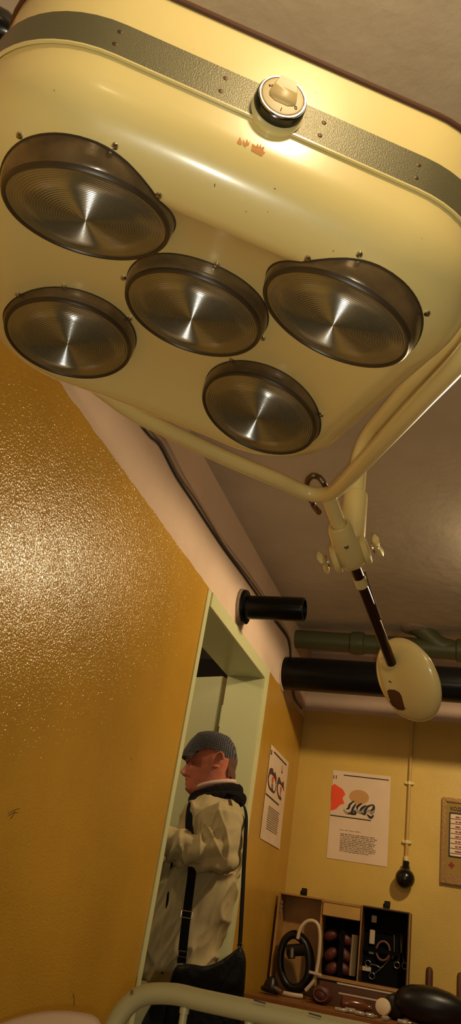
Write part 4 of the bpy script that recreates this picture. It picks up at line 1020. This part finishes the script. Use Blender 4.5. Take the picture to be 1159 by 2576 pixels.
# jacket
JT = [(.80, .130, -.145, .185), (.90, .130, -.140, .195), (1.0, .125, -.158, .20), (1.1, .115, -.176, .20), (1.2, .085, -.180, .195), (1.3, .060, -.177, .20), (1.36, .050, -.170, .19), (1.395, .038, -.155, .145), (1.425, .02, -.135, .095)]
jk = MB().grid(trunk(JT, np.linspace(.80, 1.425, 28)), True, True, True)
for s in (-1, 1):
    a_ = ARM[s]
    jk.ell(a_[0]+Vector((0, 0, -.005)), fd*.082, ld*.070, Vector((0, 0, .062)), 20, 12)
    jk.tube([a_[0], a_[0].lerp(a_[1], .5), a_[1]], [.074, .072, .064], 22)
    jk.ell(a_[1], fd*.066, ld*.060, Vector((0, 0, .058)), 20, 12)
    jk.tube([a_[1], a_[1].lerp(a_[2], .5), a_[2], a_[2].lerp(a_[3], .75)], [.060, .060, .055, .046], 22)
def folds(p, n):
    q = p-Vector((PXY[0], PXY[1], 0)); f, l, z = q.dot(fd), q.dot(ld), q.z
    sl = 1 if z < 1.17 else 0
    a = noise.noise(Vector((f*17+(z-1.2)*(9 if sl else -6), l*7, z*(4.5 if sl else 9)-f*(2 if sl else 5))))
    b = noise.noise(Vector((f*34+z*8+7, l*14, z*12-f*9)))
    d = .013*((1-abs(a)*2.2)**2*(1 if abs(a) < .45 else 0)-.35)+.004*(1-abs(b)*2)
    d += .010*noise.noise(q*7)
    d += .008*math.sin(85*(z-1.2)+70*f+5*noise.noise(q*8))*gs(z-1.185, .05)
    return d*min(1, max(.15, (1.43-z)/.05))
jacket = remeshed('jacket', jk, M_jacket, man, .005, 5, folds)
zp = bez([PA(.072, .16, 1.20), PA(.066, .175, 1.10), PA(.060, .185, 1.02), PA(.045, .19, .90), PA(.036, .19, .82)], 6)
obj('zip_edge', MB().tube(zp, .005, 8), M_strap, jacket)
# trousers and shoes
tr = MB()
for s in (-1, 1):
    tr.tube(bez([P(LEG[s][0][0]-.01, LEG[s][0][1]*.8, .78)]+[P(*p) for p in LEG[s][1:]]+[P(LEG[s][2][0], LEG[s][2][1], .055)], 6), [.095-.028*i/18 for i in range(19)], 20)
tr.grid(trunk([(.70, .04, -.12, .15), (.84, .02, -.11, .13)], np.linspace(.72, .84, 5)), True, True, True)
remeshed('trousers', tr, M_trous, man, .009, 6, lambda p, n: .008*noise.noise(p*10))
for s in (-1, 1):
    f0, l0, z0 = LEG[s][2]
    obj('shoe', MB().grid([[P(f0+ff, l0+w_*math.cos(a_), max(.0, .004+hh*.5+hh*.5*math.sin(a_))) for a_ in np.linspace(0, 2*PI, 21)[:-1]] for ff, w_, hh in ((-.075, .018, .05), (-.065, .034, .075), (-.02, .042, .085), (.05, .046, .07), (.12, .05, .05), (.17, .042, .04), (.195, .018, .03))], True, True, True), M_black, man)

# shoulder bag
bag = thing('shoulder_bag', P(-.13, .29, .55), 'black leather shoulder bag hanging on the strap at the man\'s hip', 'bag')
def bagrow(l0, g):
    top = [(-.004, .832), (-.03, .858), (-.07, .866), (-.115, .868), (-.16, .888), (-.20, .918), (-.232, .944), (-.252, .925), (-.262, .880)]
    bot = [(-.268, .75), (-.262, .60), (-.24, .565), (-.14, .555), (-.03, .562), (.0, .60), (.004, .72)]
    pl_ = bez([Vector((a, b, 0)) for a, b in top+bot], 4, True); c = Vector((-.13, .73, 0))
    return [PA(c.x+(q.x-c.x)*g, l0, c.y+(q.y-c.y)*g) for q in pl_]
br_ = [bagrow(.222, .90), bagrow(.228, .97), bagrow(.245, 1.0), bagrow(.285, 1.0), bagrow(.302, .97), bagrow(.310, .85), bagrow(.313, .5), bagrow(.314, .1)]
bmb = MB().grid(br_, True, True, True)
for v in bmb.v:
    q = v-Vector((PXY[0], PXY[1], 0)); v += ld*(.010*noise.noise(q*14)+.005*noise.noise(q*34))
pouch = obj('pouch', bmb, M_bag, bag, 80)
def ribbon(pts, wid, nrm_fn, th=.0018, n=8):
    P_ = bez(pts, n); rows = []
    for i, p in enumerate(P_):
        d = (P_[min(i+1, len(P_)-1)]-P_[max(i-1, 0)]).normalized(); nv = nrm_fn(p); sv = d.cross(nv).normalized(); nv = sv.cross(d)
        rows.append([p+sv*wid+nv*th, p-sv*wid+nv*th, p-sv*wid-nv*th, p+sv*wid-nv*th])
    return MB().grid(rows, True, True, True)
def outn(p):
    q = p-Vector((PXY[0], PXY[1], 0)); f, l = q.dot(fd)+.06, q.dot(ld); return (fd*f*.35+ld*l*1.0+Vector((0, 0, .0 if p.z < 1.36 else 2*(p.z-1.36)))).normalized()
fs = [PA(-.030, .075, 1.428), PA(.010, .105, 1.412), PA(.032, .135, 1.388), PA(.034, .165, 1.350), PA(.026, .190, 1.30), PA(.010, .215, 1.25), PA(-.006, .235, 1.19), PA(-.013, .240, 1.15), PA(-.016, .245, 1.09), PA(-.019, .252, 1.014), PA(-.024, .256, .93), PA(-.029, .258, .862)]
strap = obj('front_strap', ribbon(fs, .0145, outn), M_strap, bag, 60)
rs = [PA(-.060, .075, 1.440), PA(-.110, .100, 1.438), PA(-.150, .125, 1.428), PA(-.176, .150, 1.402), PA(-.190, .175, 1.365), PA(-.197, .205, 1.30), PA(-.206, .225, 1.20), PA(-.219, .245, 1.07), PA(-.230, .262, .945)]
obj('rear_strap', ribbon(rs, .010, lambda p: (ld*.45-fd*.9).normalized()), M_strap, bag, 60)
def buckle(z, f, l, wd=.0185, hh=.010):
    c = PA(f, l+.004, z); pts = [c+fd*wd+Vector((0, 0, hh)), c-fd*wd+Vector((0, 0, hh)), c-fd*wd-Vector((0, 0, hh)), c+fd*wd-Vector((0, 0, hh))]
    mb = MB()
    for i in range(4): mb.tube([pts[i], pts[(i+1) % 4]], .0018, 8)
    return mb
obj('buckle', buckle(1.014, -.019, .2565), M_chrome, strap)
obj('end_buckle', buckle(.890, -.028, .2605, .015, .008), M_hose, strap)
obj('strap_ring', MB().tube([PA(-.232+.012*math.cos(a_), .262, .948+.008*math.sin(a_)) for a_ in np.linspace(0, 2*PI, 20)], .0016, 8), M_chrome, pouch)

# ------------------------------------------------------------------ light: two bare ceiling bulbs, added fills further back and in the passage, the phone's own torch
def lamp_light(name, loc, power, col, r):
    l = bpy.data.lights.new(name, 'POINT'); l.energy = power; l.color = col; l.shadow_soft_size = r
    o = bpy.data.objects.new(name, l); COL.objects.link(o); o.location = V(loc); return o
WARM = (1., .76, .44)
lamp_light('bulb_or_fill', (.22, 2.9, pc(1.37)), 5, WARM, .05)
l1 = bpy.data.lights.new('bulb_down_spot', 'SPOT'); l1.energy = 50; l1.color = WARM; l1.shadow_soft_size = .045; l1.spot_size = math.radians(176); l1.spot_blend = .12  # same bulb again, shaped as a down spot to keep light off the ceiling
o = bpy.data.objects.new('bulb_down_spot', l1); COL.objects.link(o); o.location = (.22, 2.9, pc(1.37))
lamp_light('bulb_or_fill', (.15, .14, pc(1.26)), 16, WARM, .05)
lamp_light('bulb_or_fill', (.6, -1.8, pc(1.30)), 8, WARM, .06)  # added fill behind the camera, no bulb known there
lamp_light('passage_fill', (-1.95, 2.5, 2.25), 13, WARM, .05)  # added fill to light the door leaf, no bulb known in the passage
lamp_light('phone_torch', (.02, -.03, H-.03), 17, (.98, 1., .82), .008)
w = bpy.data.worlds.new('world'); S.world = w; w.use_nodes = True
w.node_tree.nodes['Background'].inputs[0].default_value = (.02, .015, .01, 1); w.node_tree.nodes['Background'].inputs[1].default_value = .3
